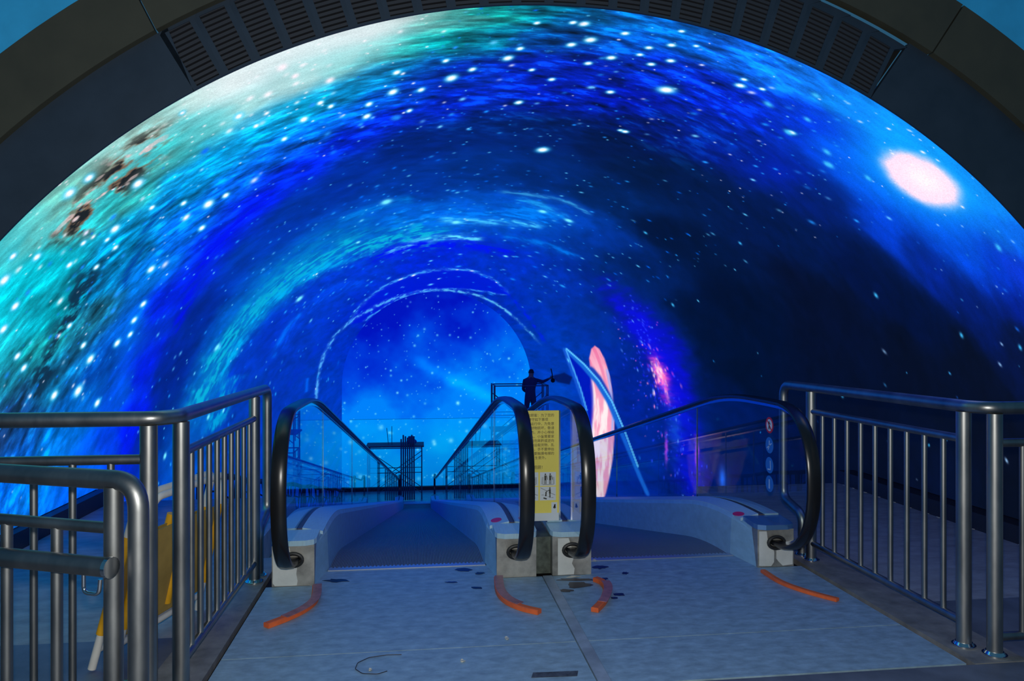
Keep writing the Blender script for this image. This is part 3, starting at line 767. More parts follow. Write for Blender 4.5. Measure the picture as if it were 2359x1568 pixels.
struct(obj('floor_lower', MB().box(XC - R - 0.6, XC + R + 0.6, 26.6, 30.0, LOWZ - 0.22, LOWZ - 0.02), LOWFLOOR), 'polished dark floor of the lower landing')
# borders beside the landing plates and black joints
for i, (x0, x1) in enumerate(((-1.10, -0.885), (2.385, 2.64))):
    struct(obj('trim_%d' % (i + 1), MB().box(x0, x1, 2.915, 4.9, -0.2, 0.004), BORDER), 'grey stone border strip under the %s railing' % ('left', 'right')[i])
struct(obj('floor_pit', MB().box(-0.885, 2.385, 2.915, 4.75, -0.22, -0.03), BLACK), 'black joint under the landing plates')
struct(obj('trim_3', MB().box(0.728, 0.782, 2.93, 4.32, -0.03, 0.006), mat('divider_steel', (0.38, 0.45, 0.50), 0.5, 0.3, 0.3, 6)), 'steel divider strip between the two landing plates')
# skirting under the side screens
for nm, x0, x1 in (('baseboard_left', XC - R - 0.02, XC - R + 0.10), ('baseboard_right', XC + R - 0.17, XC + R + 0.02)):
    struct(obj(nm, MB().box(x0, x1, YF + 0.1, 6.8, 0.0, 0.125), SKIRTING), 'dark skirting ledge below the %s side of the screen' % nm.split('_')[1])
g_ = random.Random(3)
BR = bpy.data.objects['baseboard_right']
for k in range(14):
    y = 4.2 + 0.19 * k + g_.uniform(-0.05, 0.05); w = g_.uniform(0.02, 0.06)
    obj('paint_flake', MB().prism([(XC + R - 0.172, y), (XC + R - 0.185 - g_.uniform(0, 0.012), y + w * 0.3), (XC + R - 0.182, y + w), (XC + R - 0.172, y + w * 1.1)], 2, 0.001, 0.004), PAPER, BR)
struct(obj('baseboard_far', MB().box(-2.9, 4.4, 29.42, 29.585, LOWZ - 0.02, LOWZ + 0.12), SKIRTING), 'dark plinth under the far screens')

# =================================================================== MOVING WALKWAYS
YN = 4.33                                        # front of the newel boxes
COMB = 4.635
def rail_path():
    """handrail centre line seen from the side (y, z)"""
    p = [(4.50, 0.155), (4.40, 0.150)]
    for k in range(1, 24):
        t = -PI / 2 + PI * k / 24
        c, s = math.cos(t), math.sin(t)
        p.append((4.33 - 0.45 * c ** 0.77, 0.585 + 0.435 * math.copysign(abs(s) ** 0.89, s)))
    for y in list(np.arange(4.40, 6.0, 0.1)) + list(np.arange(6.2, 25.6, 0.8)) + list(np.arange(25.7, 27.1, 0.1)): p.append((float(y), hz(float(y)) + 1.02))
    for k in range(1, 12):
        t = PI / 2 - PI * k / 11
        p.append((27.05 + 0.42 * math.cos(t) ** 0.75 if k < 11 else 27.05, LOWZ + 0.585 + 0.435 * math.copysign(abs(math.sin(t)) ** 0.86, math.sin(t))))
    return p
RP = rail_path()
def rail_z(y):                                   # top line of the glass
    return hz(y) + 0.985
HAND_PROF = [(-0.040, -0.006), (-0.038, 0.006), (-0.028, 0.013), (0.0, 0.016), (0.028, 0.013), (0.038, 0.006), (0.040, -0.006), (0.034, -0.013), (0.02, -0.015), (-0.02, -0.015), (-0.034, -0.013)]

def glass_outline(y0, y1, first=False, last=False):
    """panel outline in (y, z)"""
    top = []
    for y in np.linspace(y0, y1, 9): top.append((float(y), rail_z(float(y))))
    bot = [(y, hz(y) + 0.275) for y, _ in reversed(top)]
    if first:
        curve = []
        for k in range(1, 22):
            t = -PI / 2 + PI * k / 22; c, s = math.cos(t), math.sin(t)
            z = 0.585 + 0.405 * math.copysign(abs(s) ** 0.89, s)
            if z > 0.27: curve.append((4.33 - 0.42 * c ** 0.77, z))
        return curve + [q for q in top if q[0] > 4.40] + [q for q in bot if q[0] > 4.40] + [(4.36, 0.275)]
    if last:
        curve = [(26.95 + 0.40 * math.cos(t) ** 0.75, LOWZ + 0.585 + 0.405 * math.copysign(abs(math.sin(t)) ** 0.86, math.sin(t))) for t in np.linspace(PI / 2 - 0.15, -0.8, 9)]
        return top + curve + bot
    return top + bot

SEAMS = [4.30, 5.63, 8.03] + [8.03 + 2.38 * k for k in range(1, 8)] + [26.7]
def tagged_film(parent, xg, side, kind):
    pass

def walkway(xl, xr, label, film):
    t = thing('moving_walkway', label, 'walkway', ((xl + xr) / 2, YN, 0))
    for i, (xg, d) in enumerate(((xl, 1), (xr, -1))):
        # handrail with its steel guide
        hr = obj('handrail', MB().sweep(HAND_PROF, [(xg, y, z) for y, z in RP], fixed=(1, 0, 0)), RUBBER, t, True)
        hr['label'] = 'black rubber handrail'
        gp = [(-0.012, -0.034), (-0.012, -0.014), (0.012, -0.014), (0.012, -0.034)]
        obj('handrail_guide', MB().sweep(gp, [(xg, y, z) for y, z in RP[3:-13]], fixed=(1, 0, 0)), CHROME, t)
        # glass panes
        for k in range(len(SEAMS) - 1):
            y0, y1 = SEAMS[k] + 0.004, SEAMS[k + 1] - 0.004
            o = obj('glass_panel', MB().prism(glass_outline(y0, y1, k == 0, k == len(SEAMS) - 2), 0, xg - 0.005, xg + 0.005), GLASS, t)
        for y in SEAMS[1:4]:
            obj('joint_strip', MB().box(xg - 0.006, xg + 0.006, y - 0.003, y + 0.003, hz(y) + 0.275, rail_z(y)), CHROME, t)
        # decks either side of the glass
        ysd = [YN + 0.19] + list(np.arange(4.55, 6.0, 0.1)) + [6.5, 9, 13, 18, 22, 25.4] + list(np.arange(25.7, 27.0, 0.15))
        def deckpiece(xa, xb, za, zb, th, m, nm):
            b = MB(); v = []
            for y in ysd:
                h = hz(y); v += [(xa, y, h + za), (xb, y, h + zb), (xb, y, h + zb - th), (xa, y, h + za - th)]
            f = [(3, 2, 1, 0)]; n = len(ysd)
            for q in range(n - 1):
                for e in range(4): f.append((q * 4 + e, q * 4 + (e + 1) % 4, q * 4 + 4 + (e + 1) % 4, q * 4 + 4 + e))
            f.append(tuple((n - 1) * 4 + e for e in range(4)))
            return obj(nm, b.add(v, f), m, t)
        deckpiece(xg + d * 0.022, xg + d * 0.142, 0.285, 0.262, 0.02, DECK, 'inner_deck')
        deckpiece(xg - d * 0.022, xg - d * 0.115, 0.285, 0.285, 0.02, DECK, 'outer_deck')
        deckpiece(xg - 0.021, xg + 0.021, 0.280, 0.280, 0.02, mat('glazing_bead', (0.10, 0.08, 0.09), 0.5), 'glazing_bead')
        # inner skirt, flaring out to the newel box
        b = MB(); v = []
        ysk = [YN + 0.02, 4.45, COMB] + [y for y in ysd if y > COMB + 0.05]
        for y in ysk:
            off = 0.118 + (0.165 - 0.118) * min(1, max(0, (y - YN) / (COMB - YN))); h = hz(y); zt = 0.262 if y > 4.6 else 0.245
            ti = min(off - 0.012, 0.142)
            v += [(xg + d * off, y, h - 0.06), (xg + d * (off - 0.012), y, h + zt - 0.03), (xg + d * ti, y, h + zt - 0.004), (xg + d * (ti - 0.02), y, h + zt - 0.004), (xg + d * (ti - 0.02), y, h - 0.06)]
        f = [(0, 1, 2, 3, 4)]; n = len(ysk)
        for q in range(n - 1):
            for e in range(5): f.append((q * 5 + e, q * 5 + (e + 1) % 5, q * 5 + 5 + (e + 1) % 5, q * 5 + 5 + e))
        f.append(tuple((n - 1) * 5 + e for e in range(5)))
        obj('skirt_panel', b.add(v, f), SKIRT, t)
        # outer cladding
        b = MB(); v = []
        for y in ysd: h = hz(y); v += [(xg - d * 0.115, y, h + 0.27), (xg - d * 0.115, y, h - 0.5), (xg - d * 0.10, y, h - 0.5), (xg - d * 0.10, y, h + 0.27)]
        f = [(0, 1, 2, 3)]; n = len(ysd)
        for q in range(n - 1):
            for e in range(4): f.append((q * 4 + e, q * 4 + (e + 1) % 4, q * 4 + 4 + (e + 1) % 4, q * 4 + 4 + e))
        f.append(tuple((n - 1) * 4 + e for e in range(4)))
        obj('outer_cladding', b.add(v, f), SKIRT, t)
        # newel box with cap and handrail inlet
        nb = obj('newel_box', MB().box(xg - 0.118, xg + 0.118, YN, YN + 0.40, 0.0, 0.232), NEWEL, t)
        cap = [(-0.128, 0), (0.128, 0), (0.128, 0.33), (-0.128, 0.33)]
        pts = [(xg + sx, YN + sy) for sx, sy in [(-0.126, 0.04), (-0.115, 0.005), (-0.07, -0.018), (0.07, -0.018), (0.115, 0.005), (0.126, 0.04), (0.126, 0.185), (-0.126, 0.185)]]
        b = MB().prism(pts, 2, 0.232, 0.262)
        b.v = [(x, y, z + 0.07 * max(0, (y - YN)) ) for x, y, z in b.v]
        obj('newel_cap', b, DECK if film[i] != 'b' else mat('blue_film_steel', (0.10, 0.25, 0.55), 0.35, 0.4), nb)
        ring = []
        for k in range(21):
            a = 2 * PI * k / 20; ring.append((xg + 0.052 * math.cos(a), YN - 0.012, 0.152 + 0.036 * math.sin(a)))
        obj('inlet_ring', MB().tube(ring, 0.011, 8), mat('inlet_rubber', (0.02, 0.02, 0.02), 0.5), nb, True)
        # leftovers of white protective film on the newel front
        if film[i] in ('l', 'r', 'b', 'n'):
            rag = [(-0.10, 0.005), (0.02, 0.004), (0.025, 0.03), (0.018, 0.07), (0.022, 0.105), (0.0, 0.115), (-0.02, 0.15), (-0.015, 0.19), (-0.02, 0.222), (-0.112, 0.222), (-0.112, 0.02)]
            if film[i] == 'b': rags = [[(-0.108, 0.01), (-0.03, 0.006), (-0.012, 0.03), (-0.01, 0.09), (-0.02, 0.12), (-0.05, 0.15), (-0.06, 0.222), (-0.108, 0.222)], [(0.02, 0.03), (0.045, 0.006), (0.11, 0.012), (0.112, 0.16), (0.06, 0.15), (0.004, 0.135), (0.004, 0.05)]]
            elif film[i] == 'n': rags = [[(-0.085, 0.004), (0.012, 0.004), (0.016, 0.04), (0.0, 0.07), (0.01, 0.10), (-0.005, 0.13), (0.0, 0.16), (-0.02, 0.222), (-0.085, 0.222)]]
            elif film[i] == 'l': rags = [rag]
            else: rags = []
            for q in rags: obj('protective_film', MB().prism([(xg + a, z) for a, z in q], 1, YN - 0.003, YN - 0.0005) if False else MB().add([(xg + a, YN - 0.003, z) for a, z in q] + [(xg + a, YN + 0.0005, z) for a, z in q], [tuple(range(len(q))), tuple(range(2 * len(q) - 1, len(q) - 1, -1))] + [(k, (k + 1) % len(q), (k + 1) % len(q) + len(q), k + len(q)) for k in range(len(q))]), FILM, nb)
        # lower end box
        obj('lower_newel_box', MB().box(xg - 0.118, xg + 0.118, 26.9, 27.3, LOWZ, LOWZ + 0.25), NEWEL, t)
    # pallet band: separate pallets while they can be told apart, one long band beyond
    xa, xb = xl + 0.163, xr - 0.163
    yb = [COMB] + list(np.arange(COMB + 0.1, 6.0, 0.1)) + [6.5, 8, 11, 15, 19, 23, 25.6, 25.9, 26.2, 26.5, 26.9]
    obj('pallet_band', slab(xa, xb, yb, lambda y: hz(y) - 0.012, 0.04), BELT, t)
    # comb plate: a bright lip with teeth
    b = MB().box(xa, xb, COMB - 0.05, COMB - 0.004, -0.02, 0.004)
    nt_ = 40
    for k in range(nt_):
        x = xa + (xb - xa) * (k + 0.5) / nt_; w = (xb - xa) / nt_ * 0.25
        b.box(x - w, x + w, COMB - 0.004, COMB + 0.02, -0.014, 0.002)
    obj('comb_plate', b, mat('comb_aluminium', (0.55, 0.57, 0.6), 0.35, 0.7), t)
    obj('lower_comb_plate', MB().box(xa, xb, 26.9, 27.3, LOWZ - 0.02, LOWZ + 0.004), SKIRT, t)
    return t
W1 = walkway(GL[0], GL[1], 'left moving walkway with glass sides and black handrails going down into the tunnel', 'lr')
W2 = walkway(GL[2], GL[3], 'right moving walkway with round safety stickers on its glass side', 'nb')

def landing(t, x0, x1):
    n0 = 3.37
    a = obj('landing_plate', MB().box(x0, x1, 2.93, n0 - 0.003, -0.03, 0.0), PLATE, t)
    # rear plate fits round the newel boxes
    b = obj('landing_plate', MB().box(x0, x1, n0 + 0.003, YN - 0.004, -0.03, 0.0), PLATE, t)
    return a, b
P1 = landing(W1, -0.862, 0.724); P2 = landing(W2, 0.786, 2.355)
obj('comb_floor', MB().box(GL[0] + 0.12, GL[1] - 0.12, YN - 0.001, COMB - 0.05, -0.03, -0.0005), PLATE, W1)
obj('comb_floor', MB().box(GL[2] + 0.12, GL[3] - 0.12, YN - 0.001, COMB - 0.05, -0.03, -0.0005), PLATE, W2)
# gap filler between the two middle newels
struct(obj('trim_4', MB().box(GL[1] + 0.120, GL[2] - 0.120, YN + 0.05, 4.9, 0.0, 0.22), mat('raw_joint', (0.09, 0.11, 0.09), 0.7, 0, 0.5, 20)), 'narrow raw joint between the two middle newel boxes')

# stains on the plates
def blot(px, py, wpx, hpx, seed, parent, nm='stain', m=STAIN, z=0.0015):
    g = random.Random(seed); pts = []
    for k in range(16):
        a = 2 * PI * k / 16; q = 0.65 + 0.5 * g.random()
        p = on_z(px + wpx * 0.5 * math.cos(a) * q, py + hpx * 0.5 * math.sin(a) * q, 0); pts.append((p.x, p.y))
    return obj(nm, MB().prism(pts, 2, 0.0002, z), m, parent)
for i, s in enumerate([(775, 1337, 60, 8), (1070, 1312, 45, 8), (1105, 1320, 26, 6), (1112, 1299, 25, 5), (1098, 1354, 30, 6), (1040, 1341, 34, 4)]): blot(*s, 40 + i, P1[1] if s[1] > 1310 else W1)
for i, s in enumerate([(1382, 1306, 38, 9), (1392, 1333, 22, 5), (1427, 1369, 28, 7), (1415, 1377, 20, 5), (1335, 1347, 60, 16), (1305, 1360, 40, 7), (1325, 1335, 90, 7), (1440, 1320, 16, 6)]): blot(*s, 70 + i, P2[1])

# =================================================================== RAILINGS
def flange(parent, x, y, r=0.05):
    o = obj('base_flange', MB().cyl((x, y, 0.004), r, 0.008, 24).cyl((x, y, 0.012), r * 0.86, 0.012, 24, 2, r * 0.72), CHROME, parent, True)
    return o
def post(parent, x, y, top, r=0.032, z0=0.0, m=STEEL, name='post'):
    return obj(name, MB().cyl((x, y, z0 + 0.005), r, top - z0 - 0.005, 22), m, parent, True)
def baluster_run(parent, pa, pb, n, z0, z1, r=0.0135, m=STEEL):
    me = MB().cyl((0, 0, 0), r, z1 - z0, 12).mesh('baluster', m, True)
    for k in range(n):
        p = Vector(pa).lerp(Vector(pb), (k + 1) / (n + 1))
        obj('baluster', me, None, parent, loc=(p.x, p.y, z0))

def side_railing(x, label, sgn):
    """railing along the walkway, sgn = +1 when the cross run goes right"""
    t = thing('steel_railing', label, 'railing', (x, 3.1, 0))
    yn, yf = 3.095, 4.42
    x2, y2 = x + (0.062 if sgn > 0 else -0.085), 2.985              # the second corner post, start of the cross run
    xe = x + sgn * 2.6
    # top rail: cross run, corner, side run, then the loop down to the floor
    path = fillet([(xe, y2, 1.10), (x2 - sgn * 0.02, y2, 1.10), (x, yn - 0.02, 1.10), (x, yf + 0.36, 1.10), (x, yf + 0.36, 0.33), (x, yf + 0.11, 0.27), (x, yf + 0.11, 0.005)], 0.085, 8)
    obj('top_rail', MB().tube(path, 0.029, 18), STEEL, t, True)
    obj('mid_rail', MB().tube([(x, yn, 0.95), (x, yf, 0.95)], 0.019, 14), STEEL, t, True)
    obj('bottom_rail', MB().tube([(x, yn, 0.115), (x, yf, 0.115)], 0.019, 14), STEEL, t, True)
    for px, py in ((x, yn), (x, yf), (x2, y2)):
        post(t, px, py, 1.075); flange(t, px, py)
    flange(t, x, yf + 0.11, 0.045)
    baluster_run(t, (x, yn, 0), (x, yf, 0), 9, 0.12, 0.948)
    obj('mid_rail', MB().tube([(x2, y2, 0.945), (xe, y2, 0.945)], 0.019, 14), STEEL_D, t, True)
    obj('bottom_rail', MB().tube([(x2, y2, 0.085), (xe, y2, 0.085)], 0.019, 14), STEEL_D, t, True)
    n = 17
    baluster_run(t, (x2, y2, 0), (x2 + sgn * 0.137 * (n + 1), y2, 0), n, 0.09, 0.943, m=STEEL_D)
    post(t, xe, y2, 1.075); flange(t, xe, y2)
    return t
side_railing(-0.945, 'tubular steel railing left of the walkways with its corner beside the yellow barrier', -1)
side_railing(2.475, 'tubular steel railing right of the walkways standing on the dark floor', 1)

# the nearer gate at the lower left
def gate():
    zc = 2.22
    def g(px, z, dep):                           # point at pixel column px, depth dep (camera depth), height z
        x = (px - 1179.5) / F_PX * dep
        return Vector((x * CA + dep * SA, -x * SA + dep * CA, z))
    A, B = g(319, 0, 2.16), g(-260, 0, 2.42)      # gate line on the floor
    def on(t, z): p = A.lerp(B, t); return Vector((p.x, p.y, z))
    t = thing('steel_gate', 'nearer steel tube gate at the left edge with rounded corner and capped bolt bar', 'gate', tuple(on(0, 0)))
    top = 0.988
    obj('frame_tube', MB().tube(fillet([on(0.0, 0.02), on(0.0, top), on(1.0, top)], 0.085, 9), 0.029, 18), STEEL_D, t, True)
    p = on(0.089, 0); obj('post', MB().cyl((p.x, p.y, 0.02), 0.027, top - 0.04, 20), STEEL_D, t, True)
    obj('mid_rail', MB().tube([on(0.089, 0.845), on(1.0, 0.845)], 0.0175, 14), STEEL_D, t, True)
    n = (B - A).cross(Vector((0, 0, 1))).normalized()
    if n.y > 0: n = -n
    off = n * 0.055
    bb = obj('bolt_bar', MB().tube([on(0.055, 0.748) + off, on(1.0, 0.748) + off], 0.0285, 18), STEEL_D, t, True)
    e = on(0.055, 0.748) + off; d = (A - B).normalized()
    obj('end_cap', MB().tube([e - d * 0.001, e + d * 0.012], 0.0305, 18), CHROME, bb, True)
    e2 = on(0.105, 0.713) + off * 0.6
    obj('hook', MB().tube(fillet([e2 - d * 0.06, e2 - d * 0.06 + Vector((0, 0, -0.055)), e2 - d * 0.005 + Vector((0, 0, -0.055)), e2 - d * 0.0 + Vector((0, 0, -0.01))], 0.02), 0.006, 10), CHROME, bb, True)
    obj('bottom_rail', MB().tube([on(0.0, 0.10), on(1.0, 0.10)], 0.0175, 14), STEEL_D, t, True)
    me = MB().cyl((0, 0, 0), 0.0165, 0.73, 14).mesh('baluster', STEEL_D, True)
    for k in range(6):
        q = on(0.300 + 0.195 * k, 0); obj('baluster', me, None, t, loc=(q.x, q.y, 0.105))
gate()

# =================================================================== YELLOW BARRIER behind the left railing
def barrier():
    N, Fp = on_z(210, 1546), on_z(412, 1418)
    t = thing('folding_barrier', 'folded yellow and white tube barrier with tan cardboard behind the left railing', 'barrier', tuple(N))
    ln = (Fp - N).normalized(); out = Vector((ln.y, -ln.x, 0))          # towards the walkway
    for f in range(2):
        o = out * (0.055 * f) + ln * (0.07 * f)
        lean = out * (0.20 - 0.03 * f)
        H = 0.74 - 0.02 * f
        def pt(s, h): return N + o + (Fp - N) * s + lean * (h / H) + Vector((0, 0, h))
        fr = obj('frame_tube', MB().tube(fillet([pt(0.0, 0.012), pt(0.04, H), pt(0.96, H), pt(1.0, 0.012)], 0.06, 6), 0.017, 12), PVC, t, True)
        obj('cross_tube', MB().tube([pt(0.01, 0.09), pt(0.99, 0.09)], 0.015, 12), PVC, fr, True)
        for s in (0.0, 1.0):
            k = 0.04 if s == 0 else -0.04
            obj('yellow_sleeve', MB().tube([pt(s + k * 0.17, 0.16), pt(s + k * 0.78, 0.57)], 0.021, 12), YELLOW, fr, True)
        obj('yellow_sleeve', MB().tube([pt(0.5, 0.16), pt(0.5, 0.60)], 0.019, 12), YELLOW, fr, True)
        q = [pt(0.05, 0.12), pt(0.95, 0.12), pt(0.93, 0.56), pt(0.06, 0.56)]
        w = out * 0.004
        obj('cardboard_panel', MB().add([p - w for p in q] + [p + w for p in q], [(0, 1, 2, 3), (7, 6, 5, 4)] + [(k, (k + 1) % 4, (k + 1) % 4 + 4, k + 4) for k in range(4)]), CARD, fr)
barrier()

# =================================================================== NOTICE BOARD between the walkways
def text_mesh(body, size, name='lettering'):
    cu = bpy.data.curves.new(name, 'FONT'); cu.body = body; cu.size = size; cu.align_x = 'RIGHT'; cu.align_y = 'CENTER'
    cu.extrude = 0.0003; cu.resolution_u = 2
    o = bpy.data.objects.new(name, cu); sc.collection.objects.link(o)
    dg = bpy.context.evaluated_depsgraph_get(); dg.update()
    me = bpy.data.meshes.new_from_object(o.evaluated_get(dg)); me.name = name
    bpy.data.objects.remove(o); bpy.data.curves.remove(cu)
    me.materials.clear(); me.materials.append(INK)
    return me
def notice():
    yb = 4.50; x0, x1 = 0.618, 0.858; z0, z1 = 0.335, 0.967
    t = thing('notice_board', 'yellow safety notice board with black lettering between the two walkways', 'sign', ((x0 + x1) / 2, yb, 0.287))
    pn = obj('panel', MB().box(x0, x1, yb, yb + 0.012, z0, z1), SIGNY, t)
    obj('base', MB().box(x0 - 0.005, x1 + 0.006, yb - 0.004, yb + 0.03, 0.287, z0), SIGNW, t)
    obj('frame_strip', MB().box(x1, x1 + 0.010, yb - 0.006, yb + 0.02, 0.288, z1), CHROME, t)
    obj('frame_strip', MB().box(x0 - 0.010, x0, yb - 0.006, yb + 0.02, 0.288, z1), CHROME, t)
    rows = ['尊敬的顾客：为了您的', '安全请遵守如下事项', '扶梯运行中，为免意', '外和财物损坏，敬请', '站在黄线内，并小心梯级', '老人、小童需要家', '长陪同，请勿奔跑或逆向', '行走。勿运载货物、乱', '探头，手不要伸出', '扶手，不要触摸电梯的', '以免发生意外。']
    for k, s in enumerate(rows):
        xr = x1 - 0.028 - (0.038 if k in (1, 10) else 0)
        obj('lettering', text_mesh(s, 0.0212), None, pn, loc=(xr, yb - 0.0006, z1 - 0.030 - 0.0262 * k), rot=(PI / 2, 0, 0))
    obj('lettering', text_mesh('多谢照顾！', 0.025), None, pn, loc=(x1 - 0.085, yb - 0.0006, 0.615), rot=(PI / 2, 0, 0))
    # pictograms
    for cx in (x1 - 0.068, x1 - 0.178):
        for cz, kind in ((0.545, 0), (0.455, 1)):
            pc = obj('pictogram', MB().box(cx - 0.05, cx + 0.05, yb - 0.0025, yb - 0.0004, cz - 0.042, cz + 0.042), SIGNW, pn)
            b = MB()
            def disc(x, z, r): b.add([(x + r * math.cos(2 * PI * k / 10), yb - 0.0032, z + r * math.sin(2 * PI * k / 10)) for k in range(10)], [tuple(range(10))])
            def seg(xa, za, xb_, zb, w): b.bar((xa, yb - 0.003, za), (xb_, yb - 0.003, zb), w, 0.0008, up=(0, 1, 0))
            if kind == 0:
                for dx in (-0.016, 0.014):
                    disc(cx + dx, cz + 0.029, 0.005); seg(cx + dx, cz + 0.022, cx + dx, cz - 0.008, 0.013)
                    seg(cx + dx - 0.004, cz - 0.008, cx + dx - 0.004, cz - 0.032, 0.004); seg(cx + dx + 0.004, cz - 0.008, cx + dx + 0.004, cz - 0.032, 0.004)
                    seg(cx + dx + 0.009, cz + 0.02, cx + dx + 0.014, cz - 0.005, 0.003)
                for dx in (-0.036, -0.030, 0.031, 0.037): seg(cx + dx, cz + 0.012, cx + dx * 1.05, cz - 0.032, 0.0018)
                seg(cx - 0.034, cz - 0.034, cx + 0.036, cz - 0.034, 0.0018)
            else:
                seg(cx - 0.046, cz + 0.036, cx - 0.004, cz + 0.014, 0.002); seg(cx + 0.012, cz + 0.004, cx + 0.046, cz - 0.010, 0.002)
                disc(cx + 0.012, cz + 0.033, 0.005); seg(cx + 0.012, cz + 0.027, cx + 0.012, cz, 0.011); seg(cx + 0.012, cz, cx + 0.013, cz - 0.026, 0.007)
                seg(cx + 0.008, cz + 0.02, cx - 0.012, cz + 0.012, 0.004); disc(cx - 0.012, cz + 0.006, 0.005); seg(cx - 0.012, cz + 0.002, cx - 0.014, cz - 0.016, 0.008)
                seg(cx - 0.028, cz - 0.027, cx - 0.008, cz - 0.033, 0.008)
                for q in range(4): seg(cx - 0.04 + 0.02 * q, cz - 0.008 - 0.006 * q, cx - 0.026 + 0.02 * q, cz - 0.008 - 0.006 * q, 0.0018)
            obj('figure', b, INK, pc)
    tg = obj('care_tag', MB().box(x1 - 0.046, x1 - 0.010, yb - 0.0025, yb - 0.0004, 0.335, 0.40), SIGNW, pn)
    b = MB().bar((x1 - 0.028, yb - 0.003, 0.362), (x1 - 0.024, yb - 0.003, 0.388), 0.010, 0.0008, (0, 1, 0)).bar((x1 - 0.034, yb - 0.003, 0.366), (x1 - 0.026, yb - 0.003, 0.38), 0.005, 0.0008, (0, 1, 0)).bar((x1 - 0.020, yb - 0.003, 0.364), (x1 - 0.023, yb - 0.003, 0.378), 0.004, 0.0008, (0, 1, 0))
    obj('figure', b, INK, tg)
notice()

# =================================================================== STICKERS
def glass_stickers():
    x = GL[3] - 0.0055
    kinds = [('no_entry_sticker', 'round white sticker with red ring and slash, topmost on the right glass', 'p'), ('round_sticker', 'blue round sticker with a slanting figure, directly below the red ringed one', 'a'), ('round_sticker', 'blue round sticker with an L shaped shoe mark, third from the top', 'b'), ('round_sticker', 'blue round sticker lowest of the column on the right glass', 'c')]
    for k, (nm, lab, kd) in enumerate(kinds):
        z = (0.868, 0.742, 0.617, 0.500)[k]; y = 4.40; r = 0.051
        t = thing(nm, lab, 'sticker', (x, y, z - r))
        def disc(rad, x0, x1): return MB().cyl((x1, y, z), rad, x0 - x1, 28, 0)
        b = MB()
        def seg(y0, z0, y1, z1, w): b.bar((x - 0.0016, y + y0, z + z0), (x - 0.0016, y + y1, z + z1), w, 0.0006, (1, 0, 0))
        if kd == 'p':
            obj('disc', disc(r, x, x - 0.0006), RED, t); obj('face', disc(r * 0.74, x - 0.0006, x - 0.0012), SIGNW, t)
            seg(0.004, 0.025, 0.002, -0.004, 0.010); seg(0.002, -0.004, 0.012, -0.028, 0.007); seg(0.002, -0.004, -0.008, -0.026, 0.007); seg(0.004, 0.02, -0.016, 0.006, 0.005)
            obj('figure', b, INK, t)
            b = MB(); seg(0.030, 0.030, -0.030, -0.030, 0.009); obj('slash', b, RED, t)
        else:
            obj('disc', disc(r, x, x - 0.0008), BLUES, t)
            if kd == 'a': seg(0.03, -0.02, -0.03, 0.015, 0.007); seg(0.0, 0.03, 0.0, -0.005, 0.010); seg(0.0, -0.005, 0.015, -0.03, 0.006)
            elif kd == 'b': seg(-0.012, 0.03, -0.016, -0.025, 0.007); seg(-0.016, -0.025, 0.022, -0.028, 0.008)
            else: seg(0.0, 0.028, 0.0, -0.004, 0.012); seg(0.004, -0.004, 0.006, -0.03, 0.006); seg(-0.004, -0.004, -0.006, -0.03, 0.006)
            obj('figure', b, PALEB, t)
glass_stickers()
def deck_sticker(px, py, xg, d, label, L=0.05):
    p = on_z(px, py, 0.276)
    pts = [(p.x + 0.034 * math.cos(a), p.y + L * math.sin(a) + 0) for a in np.linspace(0, 2 * PI, 18, endpoint=False)]
    def zz(x): return 0.285 - 0.023 * (abs(x - xg) - 0.022) / 0.12
    b = MB().prism(pts, 2, 0, 1); b.v = [(x, y, zz(x) + hz(y) + 0.001 * (1 + z)) for x, y, z in b.v]
    tag(obj('oval_sticker', b, PINK), label, 'sticker')
deck_sticker(1143, 1196, GL[1], -1, 'pink oval sticker on the deck left of the notice board')
deck_sticker(1701, 1180, GL[3], -1, 'pink oval sticker on the deck below the round stickers')

# =================================================================== ORANGE STRIPS on the floor
def strip(pix, label, w=0.040, h=0.022, film=None):
    pts = [on_z(x, y, 0) for x, y in pix]
    # smooth the curve
    out = []
    n = len(pts)
    for i in range(n - 1):
        p0, p1, p2, p3 = pts[max(i - 1, 0)], pts[i], pts[i + 1], pts[min(i + 2, n - 1)]
        for k in range(6):
            t = k / 6; out.append(0.5 * ((2 * p1) + (p2 - p0) * t + (2 * p0 - 5 * p1 + 4 * p2 - p3) * t * t + (3 * p1 - p0 - 3 * p2 + p3) * t ** 3))
    out.append(pts[-1])
    t = thing('orange_strip', label, 'strip', tuple(pts[0]), 'orange foam strips at the newel feet')
    prof = [(-w / 2, 0.001), (w / 2, 0.001), (w / 2, h), (w / 2 - 0.006, h + 0.003), (-w / 2 + 0.006, h + 0.003), (-w / 2, h)]
    obj('foam', MB().sweep(prof, out), ORANGE, t)
    if film:
        a, b_ = int(film[0] * len(out)), int(film[1] * len(out))
        prof2 = [(-w / 2 - 0.012, h + 0.004), (w / 2 - 0.004, h + 0.004), (w / 2 - 0.004, h + 0.007), (-w / 2 - 0.012, h + 0.007)]
        obj('film', MB().sweep(prof2, out[a:b_]), REDFILM, t)
strip([(728, 1356), (724, 1386), (700, 1408), (660, 1428), (613, 1446)], 'curved orange strip at the foot of the leftmost newel', film=(0, 0.8))
strip([(1146, 1336), (1150, 1366), (1168, 1388), (1202, 1404), (1243, 1414)], 'curved orange strip left of the steel divider before the middle newels', film=(0, 0.75))
strip([(1372, 1338), (1389, 1346), (1398, 1362), (1390, 1388), (1370, 1410)], 'hooked orange strip right of the dark stain before the middle newels', film=(0.3, 0.85))
strip([(1758, 1318), (1800, 1344), (1860, 1366), (1930, 1385)], 'thin orange strip at the foot of the rightmost newel', w=0.034, h=0.016)

